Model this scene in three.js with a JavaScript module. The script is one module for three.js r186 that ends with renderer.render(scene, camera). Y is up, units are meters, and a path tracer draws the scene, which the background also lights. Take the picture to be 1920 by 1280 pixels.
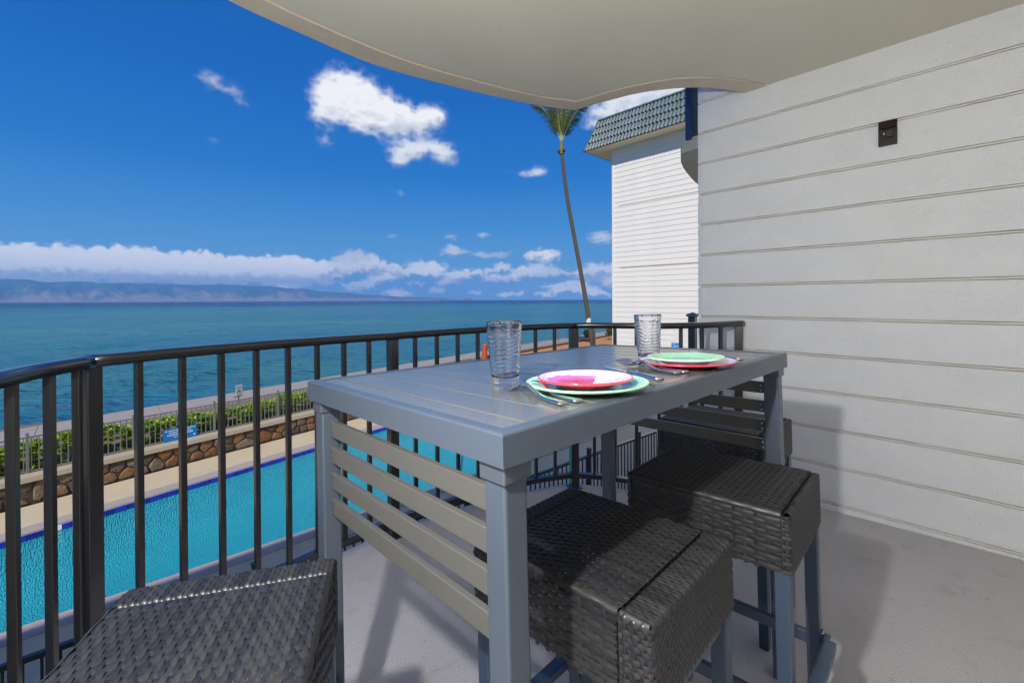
import * as THREE from 'three';
import { mergeGeometries } from 'three/addons/utils/BufferGeometryUtils.js';
import { RoundedBoxGeometry } from 'three/addons/geometries/RoundedBoxGeometry.js';

// ------------------------------------------------------------------ camera, sky, sun, flash, exposure
const RAD = Math.PI / 180;
const scene = new THREE.Scene();
const camera = new THREE.PerspectiveCamera(74.95, 1.5, 0.03, 90000);
camera.position.set(0, 1.168, 0);
camera.rotation.order = 'YXZ';
camera.rotation.set(-0.33 * RAD, -43.65 * RAD, -0.274 * RAD);
camera.setViewOffset(1920, 1280, 0, 73.2, 1920, 1280);     // the lens is shifted downwards
const renderer = new THREE.WebGLRenderer();
renderer.toneMapping = THREE.LinearToneMapping;
renderer.toneMappingExposure = 1.0;
renderer.shadowMap.enabled = true;
const SUN = new THREE.Vector3(-0.64, 0.62, 0.455).normalize();   // behind the building, from the left
const sun = new THREE.DirectionalLight(new THREE.Color(1, 0.95, 0.87), 4.8);
sun.position.copy(SUN).multiplyScalar(60);
sun.castShadow = true;
Object.assign(sun.shadow.camera, { left: -50, right: 50, top: 50, bottom: -50, near: 1, far: 200 });
scene.add(sun, sun.target);
scene.fog = new THREE.FogExp2(new THREE.Color(0.22, 0.52, 1.0), 4.0e-5);

// ------------------------------------------------------------------ small tools
let seed = 7;
const rnd = () => { seed = (seed + 0x6d2b79f5) | 0; let t = Math.imul(seed ^ (seed >>> 15), 1 | seed); t = (t + Math.imul(t ^ (t >>> 7), 61 | t)) ^ t; return ((t ^ (t >>> 14)) >>> 0) / 4294967296; };
const rr = (a, b) => a + (b - a) * rnd();
const clamp = (x, a = 0, b = 1) => Math.min(b, Math.max(a, x));
const sstep = (a, b, x) => { const t = clamp((x - a) / (b - a)); return t * t * (3 - 2 * t); };
const lerp = (a, b, t) => a + (b - a) * t;
const PERM = new Uint8Array(512); { const p = [...Array(256).keys()]; for (let i = 255; i > 0; i--) { const j = (rnd() * (i + 1)) | 0; [p[i], p[j]] = [p[j], p[i]]; } for (let i = 0; i < 512; i++) PERM[i] = p[i & 255]; }
const GX = new Float32Array(256), GY = new Float32Array(256); for (let i = 0; i < 256; i++) { GX[i] = Math.cos(i * 2.39996); GY[i] = Math.sin(i * 2.39996); }
function pn(x, y, per = 256) {                 // periodic gradient noise, about -1..1
  const ix = Math.floor(x), iy = Math.floor(y), fx = x - ix, fy = y - iy;
  const m = (a) => ((a % per) + per) % per, x0 = m(ix), x1 = m(ix + 1), y0 = m(iy), y1 = m(iy + 1);
  const u = fx * fx * fx * (fx * (fx * 6 - 15) + 10), v = fy * fy * fy * (fy * (fy * 6 - 15) + 10);
  const d = (a, b, dx, dy) => { const h = PERM[(PERM[a & 255] + b) & 255]; return GX[h] * dx + GY[h] * dy; };
  return 1.5 * lerp(lerp(d(x0, y0, fx, fy), d(x1, y0, fx - 1, fy), u), lerp(d(x0, y1, fx, fy - 1), d(x1, y1, fx - 1, fy - 1), u), v);
}
function fbm(x, y, oct = 4, per = 256, gain = 0.5) { let s = 0, a = 1, n = 0; for (let i = 0; i < oct; i++) { s += a * pn(x, y, per); n += a; a *= gain; x *= 2; y *= 2; per = Math.min(256, per * 2); } return s / n; }
function tex(w, h, fn, srgb = false) {         // fn(u, v) -> grey or [r,g,b], 0..1
  const d = new Uint8Array(w * h * 4);
  for (let y = 0; y < h; y++) for (let x = 0; x < w; x++) {
    const c = fn((x + 0.5) / w, (y + 0.5) / h), o = (y * w + x) * 4;
    if (typeof c === 'number') d[o] = d[o + 1] = d[o + 2] = 255 * clamp(c); else for (let k = 0; k < 3; k++) d[o + k] = 255 * clamp(c[k]);
    d[o + 3] = 255;
  }
  const t = new THREE.DataTexture(d, w, h); t.wrapS = t.wrapT = THREE.RepeatWrapping; t.magFilter = t.minFilter = THREE.LinearFilter;
  if (srgb) t.colorSpace = THREE.SRGBColorSpace; t.needsUpdate = true; return t;
}
const rep = (t, sx, sy = sx) => { const c = t.clone(); c.repeat.set(1 / sx, 1 / sy); c.needsUpdate = true; return c; };   // metres per tile
const lin = (r, g, b) => new THREE.Color().setRGB(r, g, b);
const std = (color, roughness = 0.6, metalness = 0, extra = {}) => new THREE.MeshStandardMaterial({ color, roughness, metalness, ...extra });
const phys = (color, roughness = 0.6, extra = {}) => new THREE.MeshPhysicalMaterial({ color, roughness, ...extra });

const used = new Map();
const numbered = (n) => { const k = used.get(n) ?? 0; used.set(n, k + 1); return k ? `${n}_${String(k).padStart(3, '0')}` : n; };
function shade(m) { m.castShadow = m.receiveShadow = true; return m; }
function thing(name, label, category, pos = [0, 0, 0], group) {
  const o = new THREE.Group(); o.name = numbered(name); o.position.set(...pos); o.userData = { label, category }; if (group) o.userData.group = group; scene.add(o); return o;
}
function struct(name, label) { const o = new THREE.Group(); o.name = numbered(name); o.userData = { kind: 'structure', label }; scene.add(o); return o; }
function part(name, geo, mat, parent, data) { const m = shade(new THREE.Mesh(geo, mat)); m.name = name; if (data) m.userData = data; parent.add(m); return m; }
function sheet(name, label, geo, mat) { const m = shade(new THREE.Mesh(geo, mat)); m.name = numbered(name); m.userData = { kind: 'structure', label }; scene.add(m); return m; }
function mUV(g) {                               // box-projected uv in metres
  if (g.index) g = g.toNonIndexed();
  const p = g.attributes.position, uv = new Float32Array(p.count * 2), a = new THREE.Vector3(), b = new THREE.Vector3(), c = new THREE.Vector3();
  for (let i = 0; i < p.count; i += 3) {
    a.fromBufferAttribute(p, i); b.fromBufferAttribute(p, i + 1); c.fromBufferAttribute(p, i + 2);
    const n = b.clone().sub(a).cross(c.clone().sub(a)), ax = Math.abs(n.x), ay = Math.abs(n.y), az = Math.abs(n.z);
    [a, b, c].forEach((q, k) => { const o = (i + k) * 2; if (ay >= ax && ay >= az) { uv[o] = q.x; uv[o + 1] = q.z; } else if (ax >= az) { uv[o] = q.z; uv[o + 1] = q.y; } else { uv[o] = q.x; uv[o + 1] = q.y; } });
  }
  g.setAttribute('uv', new THREE.BufferAttribute(uv, 2)); return g;
}
const box = (w, h, d, x = 0, y = 0, z = 0) => new THREE.BoxGeometry(w, h, d).translate(x, y, z);
const rbox = (w, h, d, r, x = 0, y = 0, z = 0, s = 2) => { const g = new RoundedBoxGeometry(w, h, d, s, r); g.translate(x, y, z); return g; };
const merge = (list) => mergeGeometries(list.map((g) => { const q = g.index ? g.toNonIndexed() : g; for (const k of Object.keys(q.attributes)) if (!['position', 'normal', 'uv'].includes(k)) q.deleteAttribute(k); return q; }));
function geo(pos, idx, uv, flat) { let g = new THREE.BufferGeometry(); g.setAttribute('position', new THREE.Float32BufferAttribute(pos, 3)); g.setAttribute('uv', new THREE.Float32BufferAttribute(uv ?? new Array(pos.length / 3 * 2).fill(0), 2)); g.setIndex(idx); if (flat) g = g.toNonIndexed(); g.computeVertexNormals(); return g; }
function between(a, b, w, h, r = 0) {           // a bar of section w x h from a to b
  const A = new THREE.Vector3(...a), B = new THREE.Vector3(...b), L = A.distanceTo(B), g = r ? new RoundedBoxGeometry(w, h, L, 2, r) : new THREE.BoxGeometry(w, h, L);
  const m = new THREE.Matrix4().lookAt(A, B, Math.abs(B.y - A.y) > 0.99 * L ? new THREE.Vector3(0, 0, 1) : new THREE.Vector3(0, 1, 0)).setPosition(A.clone().add(B).multiplyScalar(0.5));
  return g.applyMatrix4(m);
}
function sweep(pts, prof, closed = true, miter = true) {  // a horizontal-ish path swept with a profile [side, up]
  const n = pts.length, k = prof.length, pos = [], uv = [], idx = []; let run = 0;
  for (let i = 0; i < n; i++) {
    const p = pts[i], a = pts[Math.max(0, i - 1)], b = pts[Math.min(n - 1, i + 1)]; if (i) run += p.distanceTo(a);
    const t = b.clone().sub(a).setY(0).normalize(), s = new THREE.Vector3(-t.z, 0, t.x);
    for (let j = 0; j < k; j++) { pos.push(p.x + s.x * prof[j][0], p.y + prof[j][1], p.z + s.z * prof[j][0]); uv.push(run, j / k); }
    if (i) for (let j = 0; j < (closed ? k : k - 1); j++) { const j2 = (j + 1) % k, A = (i - 1) * k + j, B = (i - 1) * k + j2, C = i * k + j, D = i * k + j2; idx.push(A, C, B, B, C, D); }
  }
  if (closed) for (const [e, f] of [[0, 1], [n - 1, -1]]) for (let j = 1; j < k - 1; j++) f > 0 ? idx.push(e * k, e * k + j, e * k + j + 1) : idx.push(e * k, e * k + j + 1, e * k + j);
  return geo(pos, idx, uv, k <= 4);
}
const V = (x, y, z) => new THREE.Vector3(x, y, z);

// ------------------------------------------------------------------ the sky: air and trade-wind clouds
const AIR = [[-90, .02, .09, .16], [-0.3, .19, .40, .66], [1.5, .19, .42, .70], [4, .13, .38, .70], [9, .055, .285, .68], [15, .014, .185, .60], [23, .006, .135, .52], [30, .004, .115, .46], [50, .004, .085, .38], [90, .004, .07, .33]];
function air(el) { let i = 1; while (i < AIR.length - 1 && AIR[i][0] < el) i++; const a = AIR[i - 1], b = AIR[i], t = clamp((el - a[0]) / (b[0] - a[0])); return [1, 2, 3].map((k) => lerp(a[k], b[k], t)); }
{
  const W = 4096, H = 2048, d = new Float32Array(W * H * 4);
  // cloud puffs: azimuth (0 = straight out to sea, right is positive), elevation, half width, half height, density, brightness
  const C = [];
  const puff = (az, el, ra, re, k = 1, lit = 1) => C.push([az, el, ra, re, k, lit]);
  puff(22.4, 23.1, 2.6, 2.3, 1.2, 1.1); puff(25, 22.9, 3.2, 2.4, 1.2, 1.1); puff(28.4, 21.6, 3.2, 1.8, 1.1, 1.05); puff(31.6, 21.4, 2.7, 1.5, .95); puff(34.2, 22.2, 1.4, 1.2, .8); puff(26.4, 20.6, 2.6, 1.2, .7);
  puff(30.3, 18.0, 2.6, 1.4, .72, .9); puff(33.6, 18.6, 2.6, 1.1, .70, .9); puff(35.5, 17.5, 1.6, 1.2, .66, .9); puff(29.6, 16.7, 1.3, 1, .62, .86);
  puff(9.6, 22.6, 1.5, .9, .42, .75); puff(11, 21.8, 1.8, .9, .43, .75); puff(12.8, 20.9, 1.2, .8, .36, .75); puff(11, 28.6, 2, 1.2, .26, .75); puff(9.9, 16.5, 1, .7, .3, .75);
  puff(47.1, 16.0, 1.3, .75, .7, .9); puff(45.3, 15.7, 1.2, .5, .5, .85); puff(29.6, 13.2, .8, .5, .55, .85); puff(21, 18.4, 1.3, 1, .48, .8); puff(20.6, 20.6, 1.4, 1.3, .55, .85); puff(43, 16, .8, .5, .35, .8);
  puff(59, 23.5, 5, 2.6, 1.1, .9); puff(55, 21.2, 2.4, 2, .5, .85); puff(64, 22, 5, 3, 1.1, .9);
  puff(48.4, 5.8, 1.5, .75, 1.1, 1.05); puff(46.2, 5.8, .9, .6, .9, .9);
  puff(24.4, 5.3, 1.9, .9, .95, .72); puff(26.6, 4.1, 1.5, .8, 1, .95); puff(32, 4.4, 1.6, .8, .8, .9); puff(36.3, 6.3, 1.6, .7, .75, .8); puff(39.7, 5.9, 1.4, .5, .6, .7); puff(39.9, 8.4, 1.2, .5, .6, .75); puff(36, 8.1, 1.2, .5, .55, .75); puff(42.4, 5.9, 1.3, .5, .55, .7); puff(47.1, 4, 2.4, .9, .75, .85); puff(55.2, 7.8, 2, 1, .7, .85); puff(54.6, 3.4, 2.5, 1.3, .8, .8); puff(22.6, 4, 1.6, 1, .9, .9); puff(28.6, 8, 1, .4, .4, .7);
  // the bank that sits on the island, and the low clouds along the rest of the horizon
  for (let az = -178; az < 182; az += 0.9) {
    const bank = az > -30 && az < 20.5;
    if (bank) { const fade = sstep(21, 14, az) * 0.55 + 0.45, top = 4.75 + 0.75 * pn(az * 0.21, 3.3) + 0.65 * pn(az * 0.55, 9.1); puff(az + rr(-.3, .3), top - 0.45 - (1 - fade) * 0.9, rr(.7, 1.2), 0.75 * (0.75 + 0.25 * fade), 1.3, 1.55); puff(az + rr(-.3, .3), 3.7, 1.2, .75, 1.1, 1.35); puff(az + .2, 2.7, 1.5, .45, 1.0, .74); puff(az + .2, 2.2, 1.5, .4, .7, .64); }
    if (!(az > -30 && az < 15)) for (let q = 0; q < 2; q++) if (rnd() < 0.75) puff(az + rr(-.4, .4), rr(.7, 4.6), rr(.6, 1.7), rr(.25, .55), rr(.6, 1.05), rr(.85, 1.15));
    if ((az < -30 || az > 60) && rnd() < 0.14) puff(az, rr(5, 26), rr(1.2, 4), rr(.7, 2), rr(.5, 1.1), rr(.8, 1));
  }
  const buckets = Array.from({ length: 360 }, () => []);
  for (const c of C) for (let a = Math.floor(c[0] - c[2] * 2.2); a <= c[0] + c[2] * 2.2; a++) buckets[((a % 360) + 360) % 360].push(c);
  const env = (az, el, list) => { let s = 0, l = 0; for (const c of list) { let da = az - c[0]; if (da > 180) da -= 360; if (da < -180) da += 360; const q = (da / c[2]) ** 2 + ((el - c[1]) / c[3]) ** 2 * (el < c[1] ? 1.35 : 1); if (q < 4) { const e = c[4] * Math.exp(-q * 0.95); s += e; l += e * c[5]; } } return [Math.min(s, 1.7), s > 0 ? l / s : 1]; };
  const bil = (x, y) => { let q = 0, a = 1; for (let i = 0; i < 5; i++) { q += a * (0.34 - Math.abs(pn(x, y))); a *= .55; x = x * 2.03 + 3.1; y = y * 2.03 + 1.7; } return q * .8; };
  const nz = (az, el) => { const k = lerp(1.55, .62, sstep(4, 13, el)); return .55 * fbm(az * k + 17, el * k * 1.5 + 5, 6, 256, 0.56) + .75 * bil(az * k * .8 + 31, el * k * 1.15 + 2); };
  for (let y = 0; y < H; y++) {
    const el = ((y + 0.5) / H - 0.5) * 180, ce = Math.cos(el * RAD), se = Math.sin(el * RAD), base = air(el);
    for (let x = 0; x < W; x++) {
      const ph = ((x + 0.5) / W - 0.5) * 2 * Math.PI, dx = Math.cos(ph) * ce, dz = Math.sin(ph) * ce;
      const cosS = dx * SUN.x + se * SUN.y + dz * SUN.z, glow = 0.30 * Math.exp(-(1 - cosS) * 9) + 0.9 * Math.exp(-(1 - cosS) * 60);
      let r = base[0] + glow, g = base[1] + glow * 0.97, b = base[2] + glow * 0.9;
      if (el > 0.02 && el < 36) {
        const az = Math.atan2(dx, -dz) / RAD, list = buckets[((Math.floor(az) % 360) + 360) % 360];
        if (list.length) {
          const wk = sstep(14, 5, el), az1 = az + wk * .55 * bil(az * .75 + 40, el * .9), el1 = el + wk * .75 * bil(az * .7 + 9, el * .8 + 20);
          const [e, l] = env(az1, el1, list);
          if (e > 0.03) {
            const n = nz(az, el), thin = clamp(e, 0, 1), f = e * 1.05 + 1.0 * n * (0.35 + 0.65 * thin) - 0.24, a = sstep(0, lerp(.34, .85, sstep(4.5, 12, el)), f) * clamp(0.35 + 0.75 * e, 0, 1);
            if (a > 0.003) {
              const f2 = env(az1 - 0.35, el1 + 0.5, list)[0];
              const s = clamp(0.88 + 0.5 * (e - f2) + 0.34 * n, 0.3, 1) * l, w = clamp(s);
              const cr = lerp(0.24, 1.0, w * w), cg = lerp(0.34, 1.0, w * w), cb = lerp(0.52, 1.02, w * w);
              const A = a * 0.97; r = lerp(r, cr, A); g = lerp(g, cg, A); b = lerp(b, cb, A);
            }
          }
        }
      }
      const o = (y * W + x) * 4; d[o] = r; d[o + 1] = g; d[o + 2] = b; d[o + 3] = 1;
    }
  }
  const t = new THREE.DataTexture(d, W, H, THREE.RGBAFormat, THREE.FloatType);
  t.mapping = THREE.EquirectangularReflectionMapping; t.magFilter = t.minFilter = THREE.LinearFilter; t.needsUpdate = true;
  scene.background = t; scene.environment = t;
}

// ------------------------------------------------------------------ materials
const nStucco = tex(512, 512, (u, v) => 0.5 + 0.34 * fbm(u * 48, v * 30, 3, 48) + 0.22 * Math.max(0, pn(u * 90, v * 70, 90)));
const nKnock = tex(512, 512, (u, v) => { const a = fbm(u * 40, v * 40, 3, 40); return 0.5 + 0.5 * clamp(a * 1.6, -0.7, 0.7); });
const cStain = tex(512, 512, (u, v) => { const a = fbm(u * 5, v * 5, 5, 5), b = fbm(u * 26 + 9, v * 26, 3, 26); const k = 0.93 + 0.07 * a + 0.05 * b; return [k * 1.0, k * 0.985, k * 0.965]; });
const cWall = tex(1024, 1024, (u, v) => { const a = fbm(u * 6, v * 9, 5, 6), b = sstep(0.34, 0.62, fbm(u * 22 + 3, v * 16, 4, 22)), c = .6 * sstep(.66, .8, pn(u * 150, v * 130, 150)) * sstep(.1, .4, pn(u * 9, v * 9 + 4, 9)), d = sstep(.2, .6, fbm(u * 3 + 7, v * 4, 4, 3)); const k = (0.955 + 0.05 * a) * (1 - .3 * c); return [k, k * (0.995 - 0.03 * b - .008 * d), k * (0.985 - 0.085 * b - .03 * d)]; });
const nBrush = tex(256, 256, (u, v) => 0.5 + 0.5 * fbm(u * 6, v * 90, 3, 6));
const cDeck = tex(1024, 1024, (u, v) => { const a = fbm(u * 4, v * 4, 5, 4), b = sstep(.18, .5, fbm(u * 11 + 5, v * 13, 4, 11)), c = sstep(.66, .8, pn(u * 120, v * 120, 120)), q = Math.abs(fbm(u * 3 + 2, v * 3 + 8, 4, 3)), h = sstep(.012, .004, q) * sstep(.1, .3, pn(u * 4, v * 4 + 9, 4)); const k = (.93 + .09 * a) * (1 - .09 * b) * (1 - .25 * c) * (1 - .12 * h); return [k, k * (.985 - .012 * b), k * (.965 - .03 * b)]; });
const M = {
  wall: std(lin(.70, .697, .69), .82, 0, { map: rep(cWall, 1.7), bumpMap: rep(nStucco, .42), bumpScale: .0042 }),
  mortar: std(lin(.74, .69, .60), .9, 0, { bumpMap: rep(nStucco, .2), bumpScale: .003 }),
  wallCore: std(lin(.30, .23, .16), .95),
  ceil: std(lin(.68, .64, .52), .75, 0, { map: rep(cWall, 3.1), bumpMap: rep(nStucco, 1.3), bumpScale: .0006 }),
  edge: std(lin(.66, .57, .45), .85, 0, { map: rep(cStain, 1.1), bumpMap: rep(nStucco, .7), bumpScale: .004 }),
  deck: std(lin(.50, .475, .48), .82, 0, { map: rep(cDeck, 1.9), bumpMap: rep(nKnock, .22), bumpScale: .0024 }),
  bronze: phys(lin(.012, .011, .0105), .30, { clearcoat: .7, clearcoatRoughness: .10 }),
  gun: std(lin(.085, .105, .135), .30, .35, { bumpMap: rep(nBrush, .3), bumpScale: .00008 }),
  plank: phys(lin(.115, .112, .108), .20, { ior: 1.65, bumpMap: rep(nBrush, .12), bumpScale: .00006, roughnessMap: rep(tex(256, 256, (u, v) => .8 + .2 * fbm(u * 4, v * 60, 3, 4)), .3) }),
  plankGap: std(lin(.30, .23, .14), .8),
  sideSlat: std(lin(.105, .10, .088), .40, .2, { bumpMap: rep(nBrush, .14), bumpScale: .0001 }),
  steel: std(lin(.80, .81, .83), .2, 1),
  bolt: std(lin(.42, .42, .42), .25, 1),
  dark: std(lin(.02, .02, .022), .6),
  concrete: std(lin(.36, .35, .36), .85, 0, { map: rep(cStain, 2.3), bumpMap: rep(nKnock, .5), bumpScale: .002 }),
  patio: std(lin(.60, .50, .335), .85, 0, { map: rep(cStain, 3.7), bumpMap: rep(nKnock, .5), bumpScale: .002 }),
  coping: std(lin(.42, .36, .34), .75, 0, { map: rep(cStain, 1.3), bumpMap: rep(nKnock, .4), bumpScale: .002 }),
  cap: std(lin(.47, .40, .30), .85, 0, { map: rep(cStain, 1.1), bumpMap: rep(nStucco, .6), bumpScale: .004 }),
  seawall: std(lin(.36, .325, .30), .9, 0, { map: rep(cStain, 2.1), bumpMap: rep(nStucco, .9), bumpScale: .006 }),
  fenceGrey: std(lin(.20, .195, .185), .45, .2),
  white: std(lin(.78, .78, .76), .6),
};

// ------------------------------------------------------------------ the lanai: floor, walls, ceiling slab
const dk = (z) => 0.024 * (z + 0.46);                      // the floor falls outwards for drainage
const tiltY = (g) => { const p = g.attributes.position; for (let i = 0; i < p.count; i++) p.setY(i, p.getY(i) + dk(p.getZ(i))); return g; };
const XM = 1.12;                                            // the lanai's middle
const curve = (pts, n) => new THREE.CatmullRomCurve3(pts.map((p) => V(p[0], 0, p[1])), false, 'centripetal').getSpacedPoints(n);
const railFront = curve([[0, -1.80], [.2, -1.895], [.6, -2.01], [1.12, -2.066], [1.64, -2.01], [2.04, -1.89], [2.245, -1.785]], 48);
const railRight = curve([[2.245, -1.785], [2.34, -1.63], [2.43, -1.42], [2.6, -1.2], [2.78, -1.08], [2.95, -1.02]], 36);
const railLeft = railRight.map((p) => V(2 * XM - p.x, 0, p.z)).reverse();
const outline = (front, right, x0, x1, zb) => { const left = right.map((p) => V(2 * XM - p.x, 0, p.z)).reverse(); return [V(x0, 0, zb), V(x0, 0, left[0].z), ...left.slice(1, -1), ...front, ...right.slice(1, -1), V(x1, 0, right.at(-1).z), V(x1, 0, zb)]; };
const slab = (pts, y0, y1) => { const s = new THREE.Shape(pts.map((p) => new THREE.Vector2(p.x, -p.z))); const g = new THREE.ExtrudeGeometry(s, { depth: y1 - y0, bevelEnabled: false }); g.rotateX(-Math.PI / 2).translate(0, y0, 0); return g; };
const WX = 2.966, WL = -0.73;
const deckFront = curve([[-.03, -1.86], [.2, -1.95], [.6, -2.065], [1.12, -2.125], [1.64, -2.065], [2.04, -1.945], [2.28, -1.84]], 40);
const deckRight = curve([[2.28, -1.84], [2.39, -1.64], [2.48, -1.44], [2.64, -1.24], [2.8, -1.12], [2.966, -1.06]], 24);
sheet('balcony_floor', 'pale textured concrete balcony floor under the bar table', mUV(tiltY(slab(outline(deckFront, deckRight, WL, WX, 1.7), -0.16, 0))), M.deck);

const slabFront = curve([[-.13, -1.92], [.1, -2.08], [.45, -2.204], [.764, -2.24], [1.134, -2.262], [1.603, -2.17], [2.136, -2.01], [2.39, -1.885]], 60);
const slabRight = curve([[2.39, -1.885], [2.43, -1.68], [2.49, -1.446], [2.639, -1.215], [2.795, -1.088], [2.966, -1.008]], 40);
const inFront = curve([[-.04, -1.80], [.15, -1.95], [.5, -2.075], [.84, -2.11], [1.226, -2.105], [1.658, -2.02], [2.04, -1.91], [2.292, -1.79]], 60);
const inRight = curve([[2.292, -1.79], [2.345, -1.51], [2.463, -1.229], [2.603, -1.072], [2.771, -.957], [2.966, -.872]], 40);
const grow = (pts, d) => pts.map((p, i) => { const a = pts[Math.max(0, i - 1)], b = pts[Math.min(pts.length - 1, i + 1)], t = b.clone().sub(a).normalize(); return V(p.x + t.z * d, 0, p.z - t.x * d); });
const ceiling = struct('ceiling', 'cream balcony ceiling slab with a curved scalloped edge');
const ceilOut = outline(inFront, inRight, WL, WX, 1.7);
part('ceiling_panel', mUV(slab(ceilOut, 2.45, 2.60)), M.ceil, ceiling);
{                                                            // drip edge: a band round the rim, a groove between it and the ceiling
  const O = outline(slabFront, slabRight, WL, WX, 1.7), sIn = outline(grow(inFront, .012), grow(inRight, .012), WL, WX, 1.7);
  const s = new THREE.Shape(O.slice(1, -1).concat(sIn.slice(1, -1).reverse()).map((p) => new THREE.Vector2(p.x, -p.z)));
  const g = new THREE.ExtrudeGeometry(s, { depth: .155, bevelEnabled: false }); g.rotateX(-Math.PI / 2).translate(0, 2.446, 0);
  part('drip_edge', mUV(g), M.edge, ceiling);
  const fill = new THREE.Shape(sIn.slice(1, -1).concat(ceilOut.slice(1, -1).reverse()).map((p) => new THREE.Vector2(p.x, -p.z)));
  const h = new THREE.ExtrudeGeometry(fill, { depth: .13, bevelEnabled: false }); h.rotateX(-Math.PI / 2).translate(0, 2.466, 0);
  part('drip_groove', mUV(h), M.wallCore, ceiling);
}
// right wall: courses of painted block with raked joints and a bead of mortar in each
{
  const wall = struct('right_wall', 'white painted block wall with horizontal grooves'), Sc = .2032, y0 = 2.4743, zE = -1.300, zB = 1.7, T = .2, gap = .0135;
  const course = (k) => {
    const r = rnd() * 50, n = 90, hgt = Sc - gap, pos = [], uv = [], idx = [], c = .0035;
    // profile of the face: bottom arris, face, top arris; each edge a little uneven along its length
    for (let i = 0; i <= n; i++) {
      const z = lerp(zE, zB, i / n), j1 = .0016 * fbm(z * 7 + r, 1.5, 3), j2 = .0016 * fbm(z * 7 + r, 8.5, 3), e = i === 0 ? .006 : 0;
      const row = [[.012, j1], [c * .3 + e, j1 + .0006], [0 + e, j1 + c], [0 + e, hgt - j2 - c], [c * .3 + e, hgt - j2 - .0006], [.012, hgt - j2]];
      for (const [x, y] of row) { pos.push(x, y, z); uv.push(z, y + k * Sc); }
      if (i) for (let j = 0; j < 5; j++) { const A = (i - 1) * 6 + j, B = i * 6 + j; idx.push(A, B, A + 1, A + 1, B, B + 1); }
    }
    const g = geo(pos, idx, uv, true), core = mUV(box(T - .012, hgt - .004, zB - zE - .001, .012 + (T - .012) / 2, hgt / 2, (zE + zB) / 2));
    return merge([g, core]);
  };
  for (let k = -2; k < 24; k++) {
    const yb = y0 - (k + 1) * Sc + gap / 2;
    part('block_course', course(k), M.wall, wall).position.set(WX, yb, 0);
    const n = 120, pos = [], uv = [], idx = [], r = rnd() * 90;
    for (let i = 0; i <= n; i++) { const z = lerp(zE + .004, zB, i / n), a = .0026 + .0011 * pn(z * 9 + r, .5), b = gap - .0026 + .0011 * pn(z * 9 + r, 4.5), d = .0004 + .0008 * pn(z * 12, r); for (const [x, y] of [[.008, a], [d, a + .0006], [d, b - .0006], [.008, b]]) { pos.push(x, y, z); uv.push(z, y); } if (i) for (let j = 0; j < 3; j++) { const A = (i - 1) * 4 + j, B = i * 4 + j; idx.push(A, B, A + 1, A + 1, B, B + 1); } }
    part('mortar_bead', geo(pos, idx, uv, true), M.mortar, wall).position.set(WX, yb - gap, 0);
  }
  part('wall_core', mUV(box(T - .024, 26 * Sc - .01, zB - zE - .03, WX + T / 2 + .001, y0 - 11 * Sc, (zE + zB) / 2)), M.wallCore, wall);
}
// the rest of the building, outside the frame: it shades the lanai and the near edge of the pool
{
  const b = struct('condo_building', 'white condominium block around and above the balcony');
  part('left_wall', mUV(box(.2, 5.3, 3.0, WL - .1, -.09, .2)), M.wall, b);
  part('back_wall', mUV(box(WX - WL, 2.6, .2, (WX + WL) / 2, 1.14, 1.81)), M.wall, b);
  part('upper_storeys', mUV(merge([box(10.5, 3.9, 9, WL + 4.25, 4.56, 3.5), box(13, 9.2, 9, WL - 6.71, 1.91, 3.5)])), M.white, b);
  part('ground_storey', mUV(box(10, 2.5, 8, WL + 5, -1.46, 5.2)), M.white, b);
}
// the neighbouring lanai, seen as a sliver past the end of the wall
{
  const XN = 3.175, mir = (p) => V(2 * XN - p.x, 0, p.z), s = struct('neighbour_slab', 'rounded white tip of the next balcony slab');
  const pts = [V(7.5, 0, .6), V(3.17, 0, .6), ...slabRight.map(mir).reverse().map((p, i, a) => i ? p : V(3.17, 0, p.z)), ...slabFront.map(mir).reverse().slice(1)].filter((p) => p.x < 7.4);
  part('slab', mUV(slab([...pts, V(7.5, 0, -1.9)].reverse(), 2.505, 2.62)), M.edge, s);
  part('floor_slab', mUV(slab([...pts, V(7.5, 0, -1.9)].reverse(), -.19, -.04)), M.edge, s);
  const r = thing('upstairs_screen', 'dark blue framed balcony screen above the rounded slab tip', 'screen', [3.93, 2.60, -1.80]);
  part('post', rbox(.045, 2.3, .05, .004, 0, 1.15, 0), std(lin(.035, .06, .13), .4, .3), r);
  part('dark_panel', box(.5, 2.22, .015, .29, 1.15, .012), std(lin(.012, .012, .015), .25), r);
  part('cross_bar', rbox(.5, .03, .035, .004, .29, .27, -.01), std(lin(.10, .10, .12), .4, .3), r);
  const q = thing('capped_post', 'dark capped metal post of the next balcony beside the wall end', 'post', [3.93, -.05, -1.77]);
  part('shaft', rbox(.062, 1.06, .062, .006, 0, .53, 0), M.bronze, q);
  part('cap', merge([rbox(.085, .022, .085, .004, 0, 1.071, 0), new THREE.ConeGeometry(.052, .018, 4, 1).rotateY(Math.PI / 4).translate(0, 1.091, 0)]), std(lin(.09, .12, .15), .4, .3), q);
}
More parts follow.
